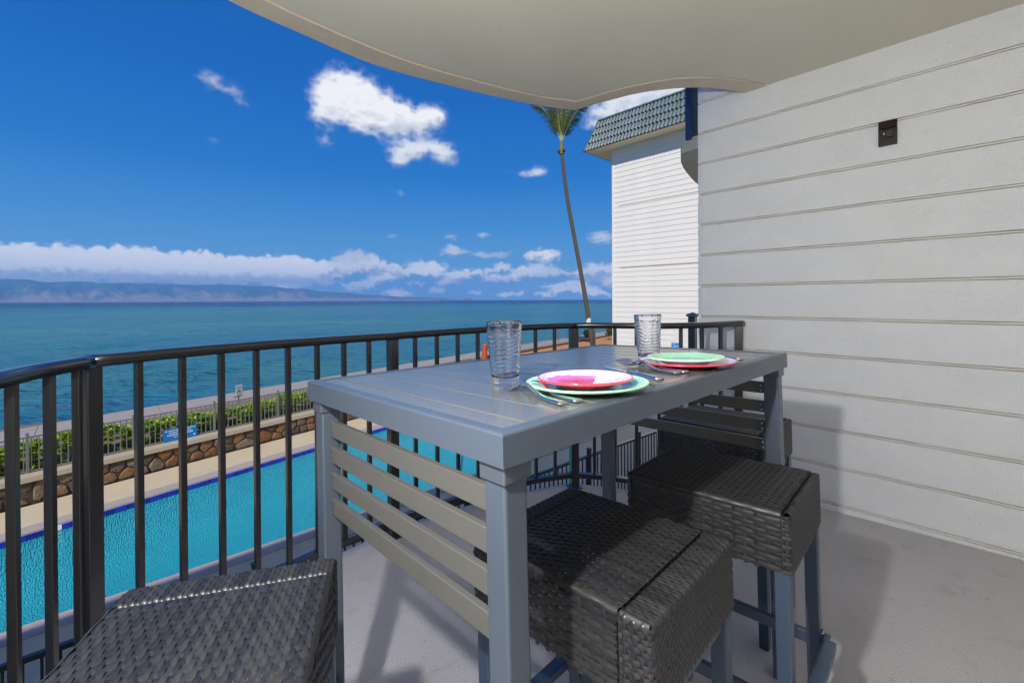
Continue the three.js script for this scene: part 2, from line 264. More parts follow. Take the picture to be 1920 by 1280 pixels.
// wall lamp box
{
  const t = thing('wall_fixture', 'small dark bronze fixture plate on the white block wall', 'wall fixture', [WX, 1.945, -.319]);
  part('back_plate', rbox(.022, .125, .074, .003, -.011, .0625, 0), std(lin(.022, .014, .013), .35, .5), t);
  part('hood', geo([-.03, .085, -.0355, -.03, .085, .0355, -.022, .12, -.0355, -.022, .12, .0355, -.022, .08, -.0355, -.022, .08, .0355], [0, 2, 1, 1, 2, 3, 0, 1, 4, 1, 5, 4, 0, 4, 2, 1, 3, 5], null, true), std(lin(.035, .02, .018), .3, .5), t);
  part('socket', rbox(.016, .034, .03, .003, -.028, .052, .008), M.dark, t);
  part('clip', rbox(.006, .012, .007, .002, -.037, .054, -.012), M.bolt, t);
}

// ------------------------------------------------------------------ the balcony railing
{
  const t = thing('balcony_railing', 'dark bronze metal railing round the curved balcony edge', 'railing', [0, 0, 0]);
  const topY = (x) => x < 0 ? lerp(1.011, 1.022, clamp(-x / .6)) : x < XM ? lerp(1.011, 1.003, x / XM) : x < 2.245 ? lerp(1.003, 1.020, (x - XM) / 1.125) : lerp(1.020, 1.034, clamp((x - 2.245) / .7));
  const pTop = [[-.0255, -.034], [.0255, -.034], [.0255, -.012], [.021, -.004], [.012, 0], [-.012, 0], [-.021, -.004], [-.0255, -.012]];
  const pBot = [[-.0175, 0], [.0175, 0], [.0175, .028], [-.0175, .028]];
  const up = (pts, f) => pts.map((p) => V(p.x, f(p), p.z));
  const yTop = (p) => topY(p.x), yBot = (p) => dk(p.z) + .066;
  for (const c of [railLeft, railFront, railRight]) { part('top_rail', sweep(up(c, yTop), pTop), M.bronze, t); part('bottom_rail', sweep(up(c, yBot), pBot), M.bronze, t); }
  const at = (c, s) => { const n = c.length - 1, f = clamp(s) * n, i = Math.min(n - 1, Math.floor(f)), p = c[i].clone().lerp(c[i + 1], f - i); return [p, c[i + 1].clone().sub(c[i])]; };
  const balGeo = rbox(.0195, 1, .0195, .002, 0, .5, 0, 1);
  const bal = (c, s) => { const [p, d] = at(c, s), m = part('baluster', balGeo, M.bronze, t), y0 = yBot(p) + .027, y1 = yTop(p) - .035; m.position.set(p.x, y0, p.z); m.rotation.y = Math.atan2(-d.z, d.x); m.scale.y = y1 - y0; };
  for (let i = 1; i < 18; i++) if (i !== 9) bal(railFront, i / 18);
  for (let i = 1; i < 8; i++) { bal(railRight, i / 8.4); bal(railLeft, 1 - i / 8.4); }
  const post = (p, turn, w = .05) => { const y0 = dk(p.z), m = part('post', rbox(w, topY(p.x) - .034 - y0, w, .004, 0, (topY(p.x) - .034 - y0) / 2, 0), M.bronze, t); m.position.set(p.x, y0, p.z); m.rotation.y = turn; part('base_plate', rbox(w + .035, .008, w + .035, .003, 0, .004, 0), M.bronze, m); };
  post(railFront[0], .75, .046); post(railFront[0].clone().add(V(-.024, 0, .040)), 1.2, .0195); post(railFront.at(-1), -.5); post(at(railFront, .5)[0], 0, .047); post(V(2.93, 0, -1.03), .3, .045); post(V(-.69, 0, -1.03), -.3, .045);
  part('screw', merge([.31, .36, .44].map((s) => { const [p] = at(railFront, s); return new THREE.SphereGeometry(.004, 8, 6).translate(p.x, yBot(p) + .014, p.z + .0185); })), M.bolt, t, { kind: 'stuff' });
}

// ------------------------------------------------------------------ the bar table
const TT = 0.0291, tableY = (z) => 1.0 + TT * (z + 0.382);   // plane of the table top
const TX0 = .375, TX1 = 1.574, TZ0 = -1.065, TZ1 = -.382;
{
  const cx = (TX0 + TX1) / 2, cz = (TZ0 + TZ1) / 2, L = TX1 - TX0, W = TZ1 - TZ0;
  const t = thing('bar_table', 'tall grey metal bar table with a slatted top, set with plates and glasses', 'table', [cx, tableY(cz) - 1, cz]); t.rotation.x = -TT;
  const hx = L / 2, hz = W / 2, ft = .022, ah = .044;
  // top frame: mitred bars
  const bar = (len) => { const h = len / 2, r = .0035, P = [[0, -ah], [0, -r], [r * .3, -r * .3], [r, 0], [ft, 0], [ft, -ah]], pos = [], idx = [], uv = []; for (const e of [-1, 1]) for (const [d, y] of P) { pos.push(e * (h - d * .985), y, d); uv.push(e * h, d + y); } for (let j = 0; j < 6; j++) { const k = (j + 1) % 6; idx.push(j, 6 + j, k, k, 6 + j, 6 + k); } for (let j = 1; j < 5; j++) idx.push(0, j, j + 1, 6, 6 + j + 1, 6 + j); return geo(pos, idx, uv, true); };
  for (const [len, x, z, a] of [[L, 0, hz, Math.PI], [L, 0, -hz, 0], [W, hx, 0, -Math.PI / 2], [W, -hx, 0, Math.PI / 2]]) { const m = part('frame_bar', bar(len), M.gun, t); m.position.set(x, 1, z); m.rotation.y = a; }
  part('under_tray', box(L - .06, .004, W - .046, 0, .9855, 0), M.plankGap, t);
  const n = 15, pitch = .0826, x0 = -hx + ft + .0015, x1 = hx - ft - .0015; let xa = x0;
  const tones = [M.plank, ...[.94, 1.05, .985].map((k) => { const m = M.plank.clone(); m.color.multiplyScalar(k); return m; })];
  for (let i = 0; i < n; i++) {
    const xb = i === n - 1 ? x1 : Math.min(x1, -hx + .065 + pitch * i), w = xb - xa - .0052;
    if (w > .005) part('top_slat', rbox(w, .011, W - 2 * ft - .003, .0012, xa + .0026 + w / 2, 0.9932 + rr(-.0003, .0003), 0, 1), tones[(rnd() * 4) | 0], t);
    xa = xb;
  }
  const lw = .042, li = .012;
  for (const sx of [-1, 1]) for (const sz of [-1, 1]) {
    const x = sx * (hx - li - lw / 2), z = sz * (hz - li - lw / 2), leg = part('leg', rbox(lw, .935, lw, .005, x, .9335 / 2, z), M.gun, t);
    part('collar', rbox(lw + .009, .027, lw + .009, .003, x, .9425, z), std(lin(.11, .125, .15), .3, .5), leg);
    part('foot_pad', rbox(lw - .004, .008, lw - .004, .002, x, .001, z), M.dark, leg);
  }
  const zi = hz - li - lw, len = 2 * zi;                       // end panels: four slats between the legs at each end
  for (const sx of [-1, 1]) for (let k = 0; k < 4; k++) {
    const x = sx * (hx - li - lw / 2 - .002), y = .891 - .0595 * k, s = part('end_slat', rbox(.012, .036, len - .001, .0015, x, y, 0, 1), M.sideSlat, t);
    for (const sz of [-1, 1]) {
      if (sx > 0) part('bracket_plate', rbox(.0025, .034, .03, .001, x - .0075, y, sz * (zi - .016), 1), M.gun, s);
      for (const dy of [-.0085, .0085]) {
        const z = sz * (zi - .0095), bx = sx > 0 ? x - .0095 : x - .0062, m = part('bolt', sx > 0 ? new THREE.SphereGeometry(.0046, 12, 6, 0, Math.PI * 2, 0, Math.PI / 2).rotateZ(Math.PI / 2) : merge([new THREE.RingGeometry(.0018, .0048, 16).rotateY(-Math.PI / 2), new THREE.CircleGeometry(.0018, 6).rotateY(-Math.PI / 2).translate(.0008, 0, 0)]), sx > 0 ? M.bolt : std(lin(.2, .2, .2), .35, .9), s);
        m.position.set(bx, y + dy, z);
      }
    }
  }
  part('end_rail', rbox(.02, .03, len - .001, .002, -(hx - li - lw / 2), .30, 0), M.gun, t);
}

// ------------------------------------------------------------------ wicker bar stools
const streak = tex(256, 64, (u, v) => { const a = fbm(u * 3, v * 26, 4, 3), b = fbm(u * 9 + 4, v * 12, 3, 9); const k = .72 + .34 * a + .22 * b; return [k, k, k]; }, false);
const wick = [[.021, .021, .023], [.029, .028, .028], [.015, .015, .017], [.037, .034, .032], [.024, .024, .025], [.031, .032, .036]].map((c) => phys(lin(...c), .42, { map: rep(streak, .5, .012), specularIntensity: 1, ior: 1.55 }));
function strand(pts, nor, w, arch = .0009) {           // flat cane: points, outward normals
  const n = pts.length, pos = [], uv = [], idx = []; let run = 0; const X = [[-.5, 0], [-.22, 1], [.22, 1], [.5, 0]];
  for (let i = 0; i < n; i++) {
    const a = pts[Math.max(0, i - 1)], b = pts[Math.min(n - 1, i + 1)], t = b.clone().sub(a).normalize(), s = t.clone().cross(nor[i]).normalize(), u = s.clone().cross(t); if (i) run += pts[i].distanceTo(pts[i - 1]);
    X.forEach(([x, y], j) => { const p = pts[i].clone().addScaledVector(s, x * w).addScaledVector(u, y * arch); pos.push(p.x, p.y, p.z); uv.push(run, (x + .5) * .012); });
    if (i) for (let j = 0; j < 3; j++) { const A = (i - 1) * 4 + j, B = i * 4 + j; idx.push(A, A + 1, B, A + 1, B + 1, B); }
  }
  return geo(pos, idx, uv);
}
// a path through a section made of straight runs joined by rounded corners; returns s -> [point, normal]
function track(corners, r) {                            // corners: [point, ...]; normals point to the outside given by the side function
  const P = corners, seg = [], out = [];
  for (let i = 0; i < P.length - 1; i++) { const d = P[i + 1].clone().sub(P[i]), a = i ? r : 0, b = i < P.length - 2 ? r : 0, l = d.length(), u = d.clone().normalize(); seg.push({ k: 0, p: P[i].clone().addScaledVector(u, a), u, l: l - a - b }); if (b) { const u2 = P[i + 2].clone().sub(P[i + 1]).normalize(); seg.push({ k: 1, p: P[i + 1].clone().addScaledVector(u, -r), u, u2, l: r * Math.PI / 2 }); } }
  const total = seg.reduce((s, q) => s + q.l, 0);
  return { total, at(s) { for (const q of seg) { if (s <= q.l + 1e-9 || q === seg.at(-1)) { if (!q.k) return [q.p.clone().addScaledVector(q.u, s), q.u]; const f = s / r; return [q.p.clone().addScaledVector(q.u, r * Math.sin(f)).addScaledVector(q.u2, r * (1 - Math.cos(f))), q.u.clone().multiplyScalar(Math.cos(f)).addScaledVector(q.u2, Math.sin(f))]; } s -= q.l; } } };
}
const weave = (tr, outward, wave, w, step) => { const n = Math.max(2, Math.ceil(tr.total / step)), pts = [], nor = []; for (let i = 0; i <= n; i++) { const s = tr.total * i / n, [p, t] = tr.at(s), N = outward(t, p); pts.push(p.addScaledVector(N, wave(s))); nor.push(N); } return strand(pts, nor, w); };
const SW = .322, SL = .378, SH = .128, SY = .711;       // seat width (x), length (z), depth of the woven box, height
const cache = new Map(); const cached = (k, f) => { if (!cache.has(k)) cache.set(k, f()); return cache.get(k); };
function makeStool(label, x, z, turn, group, mats, metal, split) {
  const t = thing('wicker_stool', label, 'stool', [x, dk(z), z], group);
  t.quaternion.setFromAxisAngle(V(1, 0, 0), -.024).multiply(new THREE.Quaternion().setFromAxisAngle(V(0, 1, 0), turn));
  const SE = split ? .052 : .016, hw = SW / 2, hl = SL / 2, cz = hl - SE, yT = SY, yB = SY - SH, r = .0075, A = .0011, B = .0007, PI = Math.PI, cp = .0150, sp = .0080, rp = .0101, kp = .0225, ep = .0088;
  const pick = () => mats[(rnd() * mats.length) | 0], key = split ? 'S' : 'N';
  const seatG = part('seat', merge([box(SW - .03, .01, .012, 0, yB + .012, hl - .018), box(SW - .03, .01, .012, 0, yB + .012, -hl + .018), box(.012, .01, SL - .05, hw - .018, yB + .012, 0), box(.012, .01, SL - .05, -hw + .018, yB + .012, 0), box(SW - .03, .012, .012, 0, yT - .016, cz - .004), box(SW - .03, .012, .012, 0, yT - .016, -cz + .004), box(.011, .011, 2 * cz, hw - .0085, yT - .0095, 0), box(.011, .011, 2 * cz, -hw + .0085, yT - .0095, 0), ...[-1, 1].flatMap((a) => [-1, 1].flatMap((b) => [box(.004, SH - .016, .02, a * (hw - .006), yT - SH / 2, b * cz), ...(split ? [box(.010, .010, SE - .012, a * (hw - .009), yT - .0105, b * (cz + SE / 2))] : [])]))]), M.dark, t);
  const put = (name, k, f, turnY = 0) => { const m = part(name, cached(key + k, f), pick(), seatG); if (turnY) m.rotation.y = turnY; return m; };
  const nT = Math.floor((SW - .016) / sp), nC = Math.floor((2 * cz - .006) / cp), nR = Math.floor((SH - .014) / rp), nE = Math.floor((SH - .006) / ep), nK = Math.floor((2 * cz - .012) / kp);
  // top of the middle: canes along the seat over and under the cross canes
  for (let i = 0; i < nT; i++) put('wicker_strand', `t${i % 2}`, () => weave(track([V(0, yT, -cz + .002), V(0, yT, cz - .002)], 0), () => V(0, 1, 0), (s) => A * Math.cos(PI * (s - cp * .5) / cp + PI * i), .0080, cp / 5)).position.x = (i - (nT - 1) / 2) * sp;
  for (let k = 0; k < nC; k++) put('cross_strand', `c${k % 2}`, () => weave(track([V(-hw + .004, yT - .006, 0), V(-hw + .004, yT, 0), V(hw - .004, yT, 0), V(hw - .004, yT - .006, 0)], .0055), (q) => V(-q.y, q.x, 0), (s) => -B * Math.cos(PI * s / sp + PI * k) - .0004, .0110, sp / 2.5)).position.z = (k - (nC - 1) / 2) * cp;
  // sides of the middle: a cane along the upper edge, canes woven over upright stakes
  for (const sx of [-1, 1]) {
    for (let e = 0; e < 2; e++) { const m = put('edge_strand', `e${sx}${e}`, () => weave(track([V(sx * (hw - .0045 + .0035 * e), yT - .0005 - .0045 * e, -cz + .002), V(sx * (hw - .0045 + .0035 * e), yT - .0005 - .0045 * e, cz - .002)], 0), () => V(sx * (.5 + .45 * e), .8 - .5 * e, 0).normalize(), (s) => .0006 * Math.cos(PI * s / kp + PI * e), .0075, kp / 4)); m.position.y = 0; }
    for (let k = 0; k < nK; k++) put('stake', `k${k % 2}${sx}`, () => weave(track([V(sx * hw, yB, 0), V(sx * hw, yT - .007, 0)], 0), () => V(sx, 0, 0), (s) => -B * Math.cos(PI * (s - .007) / rp + PI * k) - .0003, .0085, rp / 4)).position.z = (k - (nK - 1) / 2) * kp;
    for (let j = 0; j < nR; j++) put('wicker_strand', `s${j % 2}${sx}`, () => weave(track([V(sx * hw, 0, -cz + .002), V(sx * hw, 0, cz - .002)], 0), () => V(sx, 0, 0), (s) => A * Math.cos(PI * (s - .002) / kp + PI * j), .0098, kp / 7)).position.y = yB + .0095 + j * rp;
  }
  // end caps
  for (const e of [1, -1]) {
    const g0 = cz + .002, ry = e < 0 ? PI : 0;
    for (let i = 0; i < nT; i++) put('wrap_strand', `w${i % 2}`, () => weave(track([V(0, yT - .012, g0), V(0, yT + .0005, g0), V(0, yT + .0005, hl), V(0, yB, hl)], split ? .0065 : .0055), (q) => V(0, q.z, -q.y), (s) => (s < SE + .008 ? .0007 * Math.cos(PI * s / .009 + PI * i) : -B * Math.cos(PI * s / ep + PI * i)), .0076, .0036), ry).position.x = (i - (nT - 1) / 2) * sp;
    if (split) for (let j = 0; j < 4; j++) put('cross_strand', `x${j}`, () => weave(track([V(-hw + .008, yT - .001, g0 + .009 + j * .0095), V(hw - .008, yT - .001, g0 + .009 + j * .0095)], 0), () => V(0, 1, 0), (s) => .0010 * Math.cos(PI * s / sp + PI * j), .0056, sp / 2), ry);
    for (let j = 0; j <= nE; j++) put('wicker_strand', `u${j % 2}`, () => weave(track([V(-hw, 0, g0), V(-hw, 0, hl), V(hw, 0, hl), V(hw, 0, g0)], split ? r : .009), (q) => V(-q.z, 0, q.x), (s) => A * Math.cos(PI * s / sp + PI * j), .0085, sp / 3.2), ry).position.y = Math.min(yB + .0075 + j * ep, yT - .0078);
    if (split) for (const sx of [-1, 1]) for (let q = 0; q < 3; q++) put('edge_strand', `g${sx}${q}`, () => weave(track([V(sx * (hw - .0085 + .004 * q - .0006 * q * q), yT - .0002 - .0026 * q * q * .5, g0), V(sx * (hw - .0085 + .004 * q - .0006 * q * q), yT - .0002 - .0026 * q * q * .5, hl - .004)], 0), () => V(sx * (.2 + .35 * q), 1 - .3 * q, 0).normalize(), () => 0, .0062, .012), ry);
    if (split) for (const sx of [-1, 1]) for (let k = 0; k < 3; k++) put('stake', `r${k}${sx}`, () => weave(track([V(sx * (hw - .012), yT - .001, g0 + .007 + k * .0145), V(sx * hw, yT - .001, g0 + .007 + k * .0145), V(sx * hw, yB, g0 + .007 + k * .0145)], .009), (q) => V(sx > 0 ? -q.y : q.y, sx > 0 ? q.x : -q.x, 0), (s) => -B * Math.cos(PI * s / ep + PI * k), .0064, ep / 2.5), ry);
  }
  // frame
  const lw = .03, lx = hw - .004 - lw / 2, lz = hl - .004 - lw / 2, ys = .285;
  for (const sx of [-1, 1]) for (const sz of [-1, 1]) { const leg = part('leg', rbox(lw, yB + .02, lw, .003, sx * lx, (yB + .02) / 2, sz * lz), metal, t); part('foot_pad', rbox(lw - .003, .006, lw - .003, .001, sx * lx, 0, sz * lz), M.dark, leg); }
  for (const sx of [-1, 1]) part('stretcher', rbox(.016, .03, 2 * lz - lw, .002, sx * lx, ys, 0), metal, t);
  for (const sz of [-1, 1]) {
    part('seat_rail', rbox(2 * lx - lw, .028, .016, .002, 0, yB - .018, sz * lz), metal, t);
    const f = part('foot_rest', rbox(2 * lx - .008, .022, .03, .003, 0, ys + .004, sz * (lz + lw / 2 + .018)), metal, t);
    for (const sx of [-1, 1]) { part('bracket', merge([rbox(.028, .036, .003, .001, sx * lx, ys + .008, sz * (lz + lw / 2 + .0016), 1), rbox(.026, .003, .02, .001, sx * lx, ys + .0165, sz * (lz + lw / 2 + .01), 1)]), metal, f); part('bolt', new THREE.SphereGeometry(.0058, 12, 8).scale(1, 1, .6).translate(sx * lx, ys + .022, sz * (lz + lw / 2 + .004)), M.bolt, f); }
  }
  return t;
}
const GS = 'four wicker bar stools round the table';
const stoolMetal = std(lin(.050, .075, .115), .34, .3);
makeStool('dark wicker stool tucked under the table, nearest its front leg', .712, -.487, .03, GS, wick, stoolMetal, true);
makeStool('dark wicker stool half under the table, standing nearest the block wall corner of the floor', 1.205, -.449, .045, GS, wick, stoolMetal);
makeStool('wicker stool beyond the far end of the table, seen through its slats', 1.778, -.662, 0, GS, wick, stoolMetal);
makeStool('wicker stool in the left foreground, turned askew beside the railing', .093, -.700, -.50, GS, wick, stoolMetal, true);

// ------------------------------------------------------------------ tableware
const onTable = (o, turn = 0) => { o.quaternion.setFromAxisAngle(V(1, 0, 0), -TT).multiply(new THREE.Quaternion().setFromAxisAngle(V(0, 1, 0), turn)); return o; };
function canvasTex(w, h, draw) { const c = document.createElement('canvas'); c.width = w; c.height = h; draw(c.getContext('2d'), w, h); const t = new THREE.CanvasTexture(c); t.colorSpace = THREE.SRGBColorSpace; return t; }
function lathe(prof, n, matUV) { const g = new THREE.LatheGeometry(prof.map((p) => new THREE.Vector2(p[0], p[1])), n); if (matUV) { const p = g.attributes.position, uv = g.attributes.uv; for (let i = 0; i < p.count; i++) uv.setXY(i, .5 + p.getX(i) / (2 * matUV), .5 - p.getZ(i) / (2 * matUV)); } return g; }
function plate(label, x, z, lift, R, rimColor, print, turn) {
  const t = onTable(thing('plate', label, 'plate', [x, tableY(z) + lift * .62, z], 'melamine plates in two stacks'), turn);
  const k = R, h = .0150;
  part('plate_body', lathe([[0, .002], [k * .58, .002], [k * .60, .0], [k * .63, .0008], [k * .66, .003], [k * .80, .0078], [k * .97, h - .0042], [k * .992, h - .0025], [k, h - .0008], [k * .997, h + .0006], [k * .985, h + .001], [k * .972, h + .0006]], 96), phys(rimColor, .22, { clearcoat: .5, clearcoatRoughness: .1 }), t);
  part('plate_face', lathe([[k * .973, h + .0006], [k * .90, h - .0012], [k * .72, .0082], [k * .63, .0060], [k * .56, .0052], [0, .0050]], 96, R), phys(lin(1, 1, 1), .2, { map: print, clearcoat: .5, clearcoatRoughness: .08 }), t);
  return t;
}
let ps = 3; const pr = (a, b) => { ps = (ps * 16807) % 2147483647; return a + (b - a) * ps / 2147483647; };
const blob = (g, cx, cy, rx, ry, jag, n = 40) => { g.beginPath(); for (let i = 0; i <= n; i++) { const a = i / n * 6.2832, k = 1 + jag * pr(-1, 1); const X = cx + Math.cos(a) * rx * k, Y = cy + Math.sin(a) * ry * k; i ? g.lineTo(X, Y) : g.moveTo(X, Y); } g.fill(); };
const doodle = (g, n, cols, r0, r1, S, lw = 3) => { for (let i = 0; i < n; i++) { const a = pr(0, 6.28), r = pr(r0, r1) * S / 2; let X = S / 2 + Math.cos(a) * r, Y = S / 2 + Math.sin(a) * r; g.strokeStyle = cols[i % cols.length]; g.lineWidth = pr(.5, 1) * lw; g.beginPath(); g.moveTo(X, Y); for (let k = 0; k < 5; k++) { X += pr(-15, 15); Y += pr(-9, 9); g.lineTo(X, Y); } g.stroke(); } };
const pinkPrint = canvasTex(768, 768, (g, S) => {
  g.fillStyle = '#e9d3f2'; g.fillRect(0, 0, S, S);
  g.fillStyle = '#d96fc8'; blob(g, S * .5, S * .46, S * .36, S * .36, .03);
  g.fillStyle = '#e0457e'; blob(g, S * .52, S * .46, S * .27, S * .26, .05);
  g.fillStyle = '#d4123f'; blob(g, S * .51, S * .45, S * .23, S * .21, .09, 26);
  g.fillStyle = '#e8def6'; blob(g, S * .42, S * .70, S * .26, S * .12, .10, 30); blob(g, S * .64, S * .72, S * .2, S * .1, .1, 30);
  doodle(g, 70, ['#8a78b8', '#6a5fa6', '#b06aa8'], .5, .92, S, 3); doodle(g, 16, ['#c22a55'], .5, .8, S, 5);
  g.fillStyle = '#d0633c'; blob(g, S * .17, S * .56, 30, 22, .3, 18); g.strokeStyle = '#b94a30'; g.lineWidth = 6; for (let i = 0; i < 6; i++) { g.beginPath(); g.moveTo(S * .17, S * .56); g.lineTo(S * .17 + pr(-52, 52), S * .56 + pr(-44, 34)); g.stroke(); }
});
const greenPrint = (mid, spot) => canvasTex(768, 768, (g, S) => {
  g.fillStyle = '#cfeedd'; g.fillRect(0, 0, S, S);
  g.fillStyle = '#a9e2b8'; blob(g, S * .5, S * .5, S * .47, S * .47, .01);
  g.fillStyle = mid; blob(g, S * .5, S * .5, S * .33, S * .33, .04);
  g.fillStyle = '#5cbf6c'; blob(g, S * .36, S * .44, S * .16, S * .2, .2, 18);
  g.fillStyle = spot; blob(g, S * .62, S * .46, S * .15, S * .13, .25, 18); blob(g, S * .5, S * .62, S * .2, S * .06, .25, 18);
  g.fillStyle = '#e6f6f2'; blob(g, S * .48, S * .56, S * .16, S * .03, .3, 18);
  doodle(g, 46, ['#7fb9cf', '#5a9ab8', '#8fcf9f'], .62, .94, S, 4);
});
const gA = greenPrint('#bfe6d4', '#8fd6e2'), gB = greenPrint('#93dba6', '#84d3dd');
plate('large green rimmed dinner plate under the pink plate, nearest setting', .696, -.522, 0, .117, lin(.36, .72, .40), gA, .4);
plate('smaller pink and red plate on top of the green plate, nearest setting', .688, -.520, .0155, .090, lin(.72, .035, .075), pinkPrint, .75);
plate('large red rimmed dinner plate under the green plate, far setting', 1.118, -.520, 0, .119, lin(.68, .06, .10), pinkPrint, 2.6);
plate('smaller green and turquoise plate on top of the red plate, far setting', 1.112, -.520, .0155, .094, lin(.50, .80, .52), gB, .3);
// tumblers: clear, with irregular ripples round them
function tumbler(label, x, z, ph) {
  const t = onTable(thing('tumbler', label, 'drinking glass', [x, tableY(z) + .0004, z], 'clear rippled tumblers'), ph);
  const pos = [], idx = [], uv = [], na = 112, prof = [];
  const rad = (y) => .0275 + .0105 * Math.pow(y / .131, .85);
  for (let i = 0; i <= 110; i++) prof.push([rad(.131 * i / 110), .131 * i / 110, 1]);
  prof.push([rad(.131) - .0012, .1318, 0]); for (let i = 0; i <= 20; i++) { const y = lerp(.131, .016, i / 20); prof.push([rad(y) - .0031, y, 0]); } prof.push([.016, .0125, 0], [0, .0122, 0]); prof.unshift([0, .0025, 0], [.018, .0022, 0], [.0235, 0, 0], [.0262, .0006, 0]);
  prof.forEach(([r, y, w], i) => { for (let k = 0; k <= na; k++) { const a = k / na * 2 * Math.PI, env = w ? sstep(.016, .03, y) * sstep(.118, .10, y) : 0; const q = y * 680 + 2.2 * Math.sin(a * 2 + ph * 3) + 1.6 * Math.sin(a * 3 + 1 + y * 60 + ph) + 1.1 * Math.sin(a * 5 + y * 35); const R = r + env * .0008 * Math.pow(.5 + .5 * Math.sin(q), 3); pos.push(R * Math.cos(a), y, R * Math.sin(a)); uv.push(k / na, y); if (i && k < na) { const A = (i - 1) * (na + 1) + k, B = i * (na + 1) + k; idx.push(A, B, A + 1, A + 1, B, B + 1); } } });
  part('glass_body', geo(pos, idx, uv), phys(lin(.97, .98, 1), .015, { transmission: 1, thickness: .003, ior: 1.33 }), t);
}
tumbler('clear rippled tumbler at the near setting, left of the plates', .640, -.692, .3);
tumbler('clear rippled tumbler at the far setting, behind the plates', 1.163, -.652, 1.9);
// cutlery
function bandAlong(fn, n, th) {                          // fn(t) -> [z, y, halfWidth]
  const pos = [], idx = [], uv = []; const sec = (w) => [[-w, 0], [-w * .8, .42], [-w * .35, .5], [w * .35, .5], [w * .8, .42], [w, 0], [w * .8, -.42], [w * .35, -.5], [-w * .35, -.5], [-w * .8, -.42]];
  for (let i = 0; i <= n; i++) { const [z, y, w, x = 0, k = 1] = fn(i / n); for (const [a, b] of sec(w)) { pos.push(x + a, y + b * th * k, z); uv.push(a, z); } if (i) for (let j = 0; j < 10; j++) { const j2 = (j + 1) % 10, A = (i - 1) * 10 + j, B = (i - 1) * 10 + j2, C = i * 10 + j, D = i * 10 + j2; idx.push(A, C, B, B, C, D); } }
  for (const [e, f] of [[0, 1], [n, -1]]) for (let j = 1; j < 9; j++) f > 0 ? idx.push(e * 10, e * 10 + j, e * 10 + j + 1) : idx.push(e * 10, e * 10 + j + 1, e * 10 + j);
  return geo(pos, idx, uv);
}
function fork(label, tip, end) {                         // tines point to tip, handle ends at end (x, z)
  const dx = end[0] - tip[0], dz = end[1] - tip[1], L = .212, cx = (tip[0] + end[0]) / 2, cz = (tip[1] + end[1]) / 2;
  const t = onTable(thing('fork', label, 'fork', [cx, tableY(cz) + .001, cz], 'steel forks'), Math.atan2(dx, dz));
  const k = L / 2, yh = (u) => .0025 + .0165 * Math.exp(-(((u - .43) / .17) ** 2)) ;          // u: 0 at the tips, 1 at the handle end
  part('handle', bandAlong((q) => { const u = lerp(.34, 1, q); return [-k + u * L, yh(u), lerp(.0030, .0092, sstep(.36, .95, u)) * (q > .97 ? .9 : 1), 0, lerp(1, 1.35, q)]; }, 30, .0042), M.steel, t);
  part('head', bandAlong((q) => { const u = lerp(.21, .36, q), b = sstep(.0, .3, q); return [-k + u * L, .0015 + .0145 * sstep(.2, .38, u) ** 1.3 + .001, lerp(.0125, .0032, sstep(.25, 1, q)) * (.9 + .1 * b)]; }, 14, .0026), M.steel, t);
  const tine = part('tines', merge([-1.5, -.5, .5, 1.5].map((i) => bandAlong((q) => { const u = lerp(0.0, .235, q); return [-k + u * L, .0015 + .011 * (1 - sstep(0, .22, u)) + .0012, lerp(.0006, .0016, sstep(0, .35, q)), i * .0066 * lerp(1.02, .98, q)]; }, 12, .0022))), M.steel, t);
}
fork('steel fork on the near side of the two at the near setting', [.604, -.672], [.551, -.452]);
fork('steel fork lying against the green plate at the near setting', [.632, -.668], [.583, -.446]);
fork('steel fork on the near side of the two at the far setting', [1.036, -.680], [.966, -.462]);
fork('steel fork lying against the red plate at the far setting', [1.060, -.674], [.993, -.454]);
function knife(label, tip, end) {
  const dx = end[0] - tip[0], dz = end[1] - tip[1], L = Math.hypot(dx, dz), cx = (tip[0] + end[0]) / 2, cz = (tip[1] + end[1]) / 2;
  const t = onTable(thing('knife', label, 'knife', [cx, tableY(cz) + .0005, cz], 'steel table knives'), Math.atan2(dx, dz));
  const k = L / 2;
  part('blade', bandAlong((q) => { const w = .0105 * Math.pow(sstep(-.02, .5, q), .8) * (1 - .35 * sstep(.8, 1, q)); return [-k + q * L * .55, .008, Math.max(.0006, w), .0105 - w]; }, 20, .0016), M.steel, t);
  part('handle', bandAlong((q) => [-k + L * lerp(.54, 1, q), .007, lerp(.0062, .0088, q), .003, 1], 14, .0085), M.steel, t);
}
knife('steel knife beside the green rimmed plate, its handle to the right of the near setting', [.938, -.672], [.838, -.446]);
knife('steel knife mostly hidden behind the plates of the far setting', [1.40, -.655], [1.262, -.440]);

// ------------------------------------------------------------------ the photographer's flash, just outside the frame (its hard shadows fall across the stools, the floor and the wall)
{
  const at = V(-.20, 1.53, -.29), aim = V(1.2, 1.05, -1.65).sub(at).normalize();
  const t = thing('camera_flash', 'bare bulb photographic flash on a thin light stand beside the camera', 'flash', [at.x, dk(at.z), at.z]);
  const head = part('flash_head', rbox(.055, .055, .10, .008), M.dark, t); head.position.set(0, at.y - dk(at.z), 0).addScaledVector(aim, -.085); head.quaternion.setFromUnitVectors(V(0, 0, 1), aim);
  part('flash_lamp', new THREE.SphereGeometry(.022, 16, 10).translate(0, 0, .083), std(lin(1, 1, 1), .5, 0, { emissive: lin(.97, .98, 1), emissiveIntensity: 3 }), head);
  part('stand', new THREE.CylinderGeometry(.009, .012, at.y - .05, 12).translate(0, (at.y - .05) / 2, .06), M.dark, t);
  const l = new THREE.PointLight(lin(.97, .98, 1), 9.0, 0, 2); l.position.copy(at).addScaledVector(aim, .002); l.castShadow = true; l.shadow.radius = 1.2; scene.add(l);
}

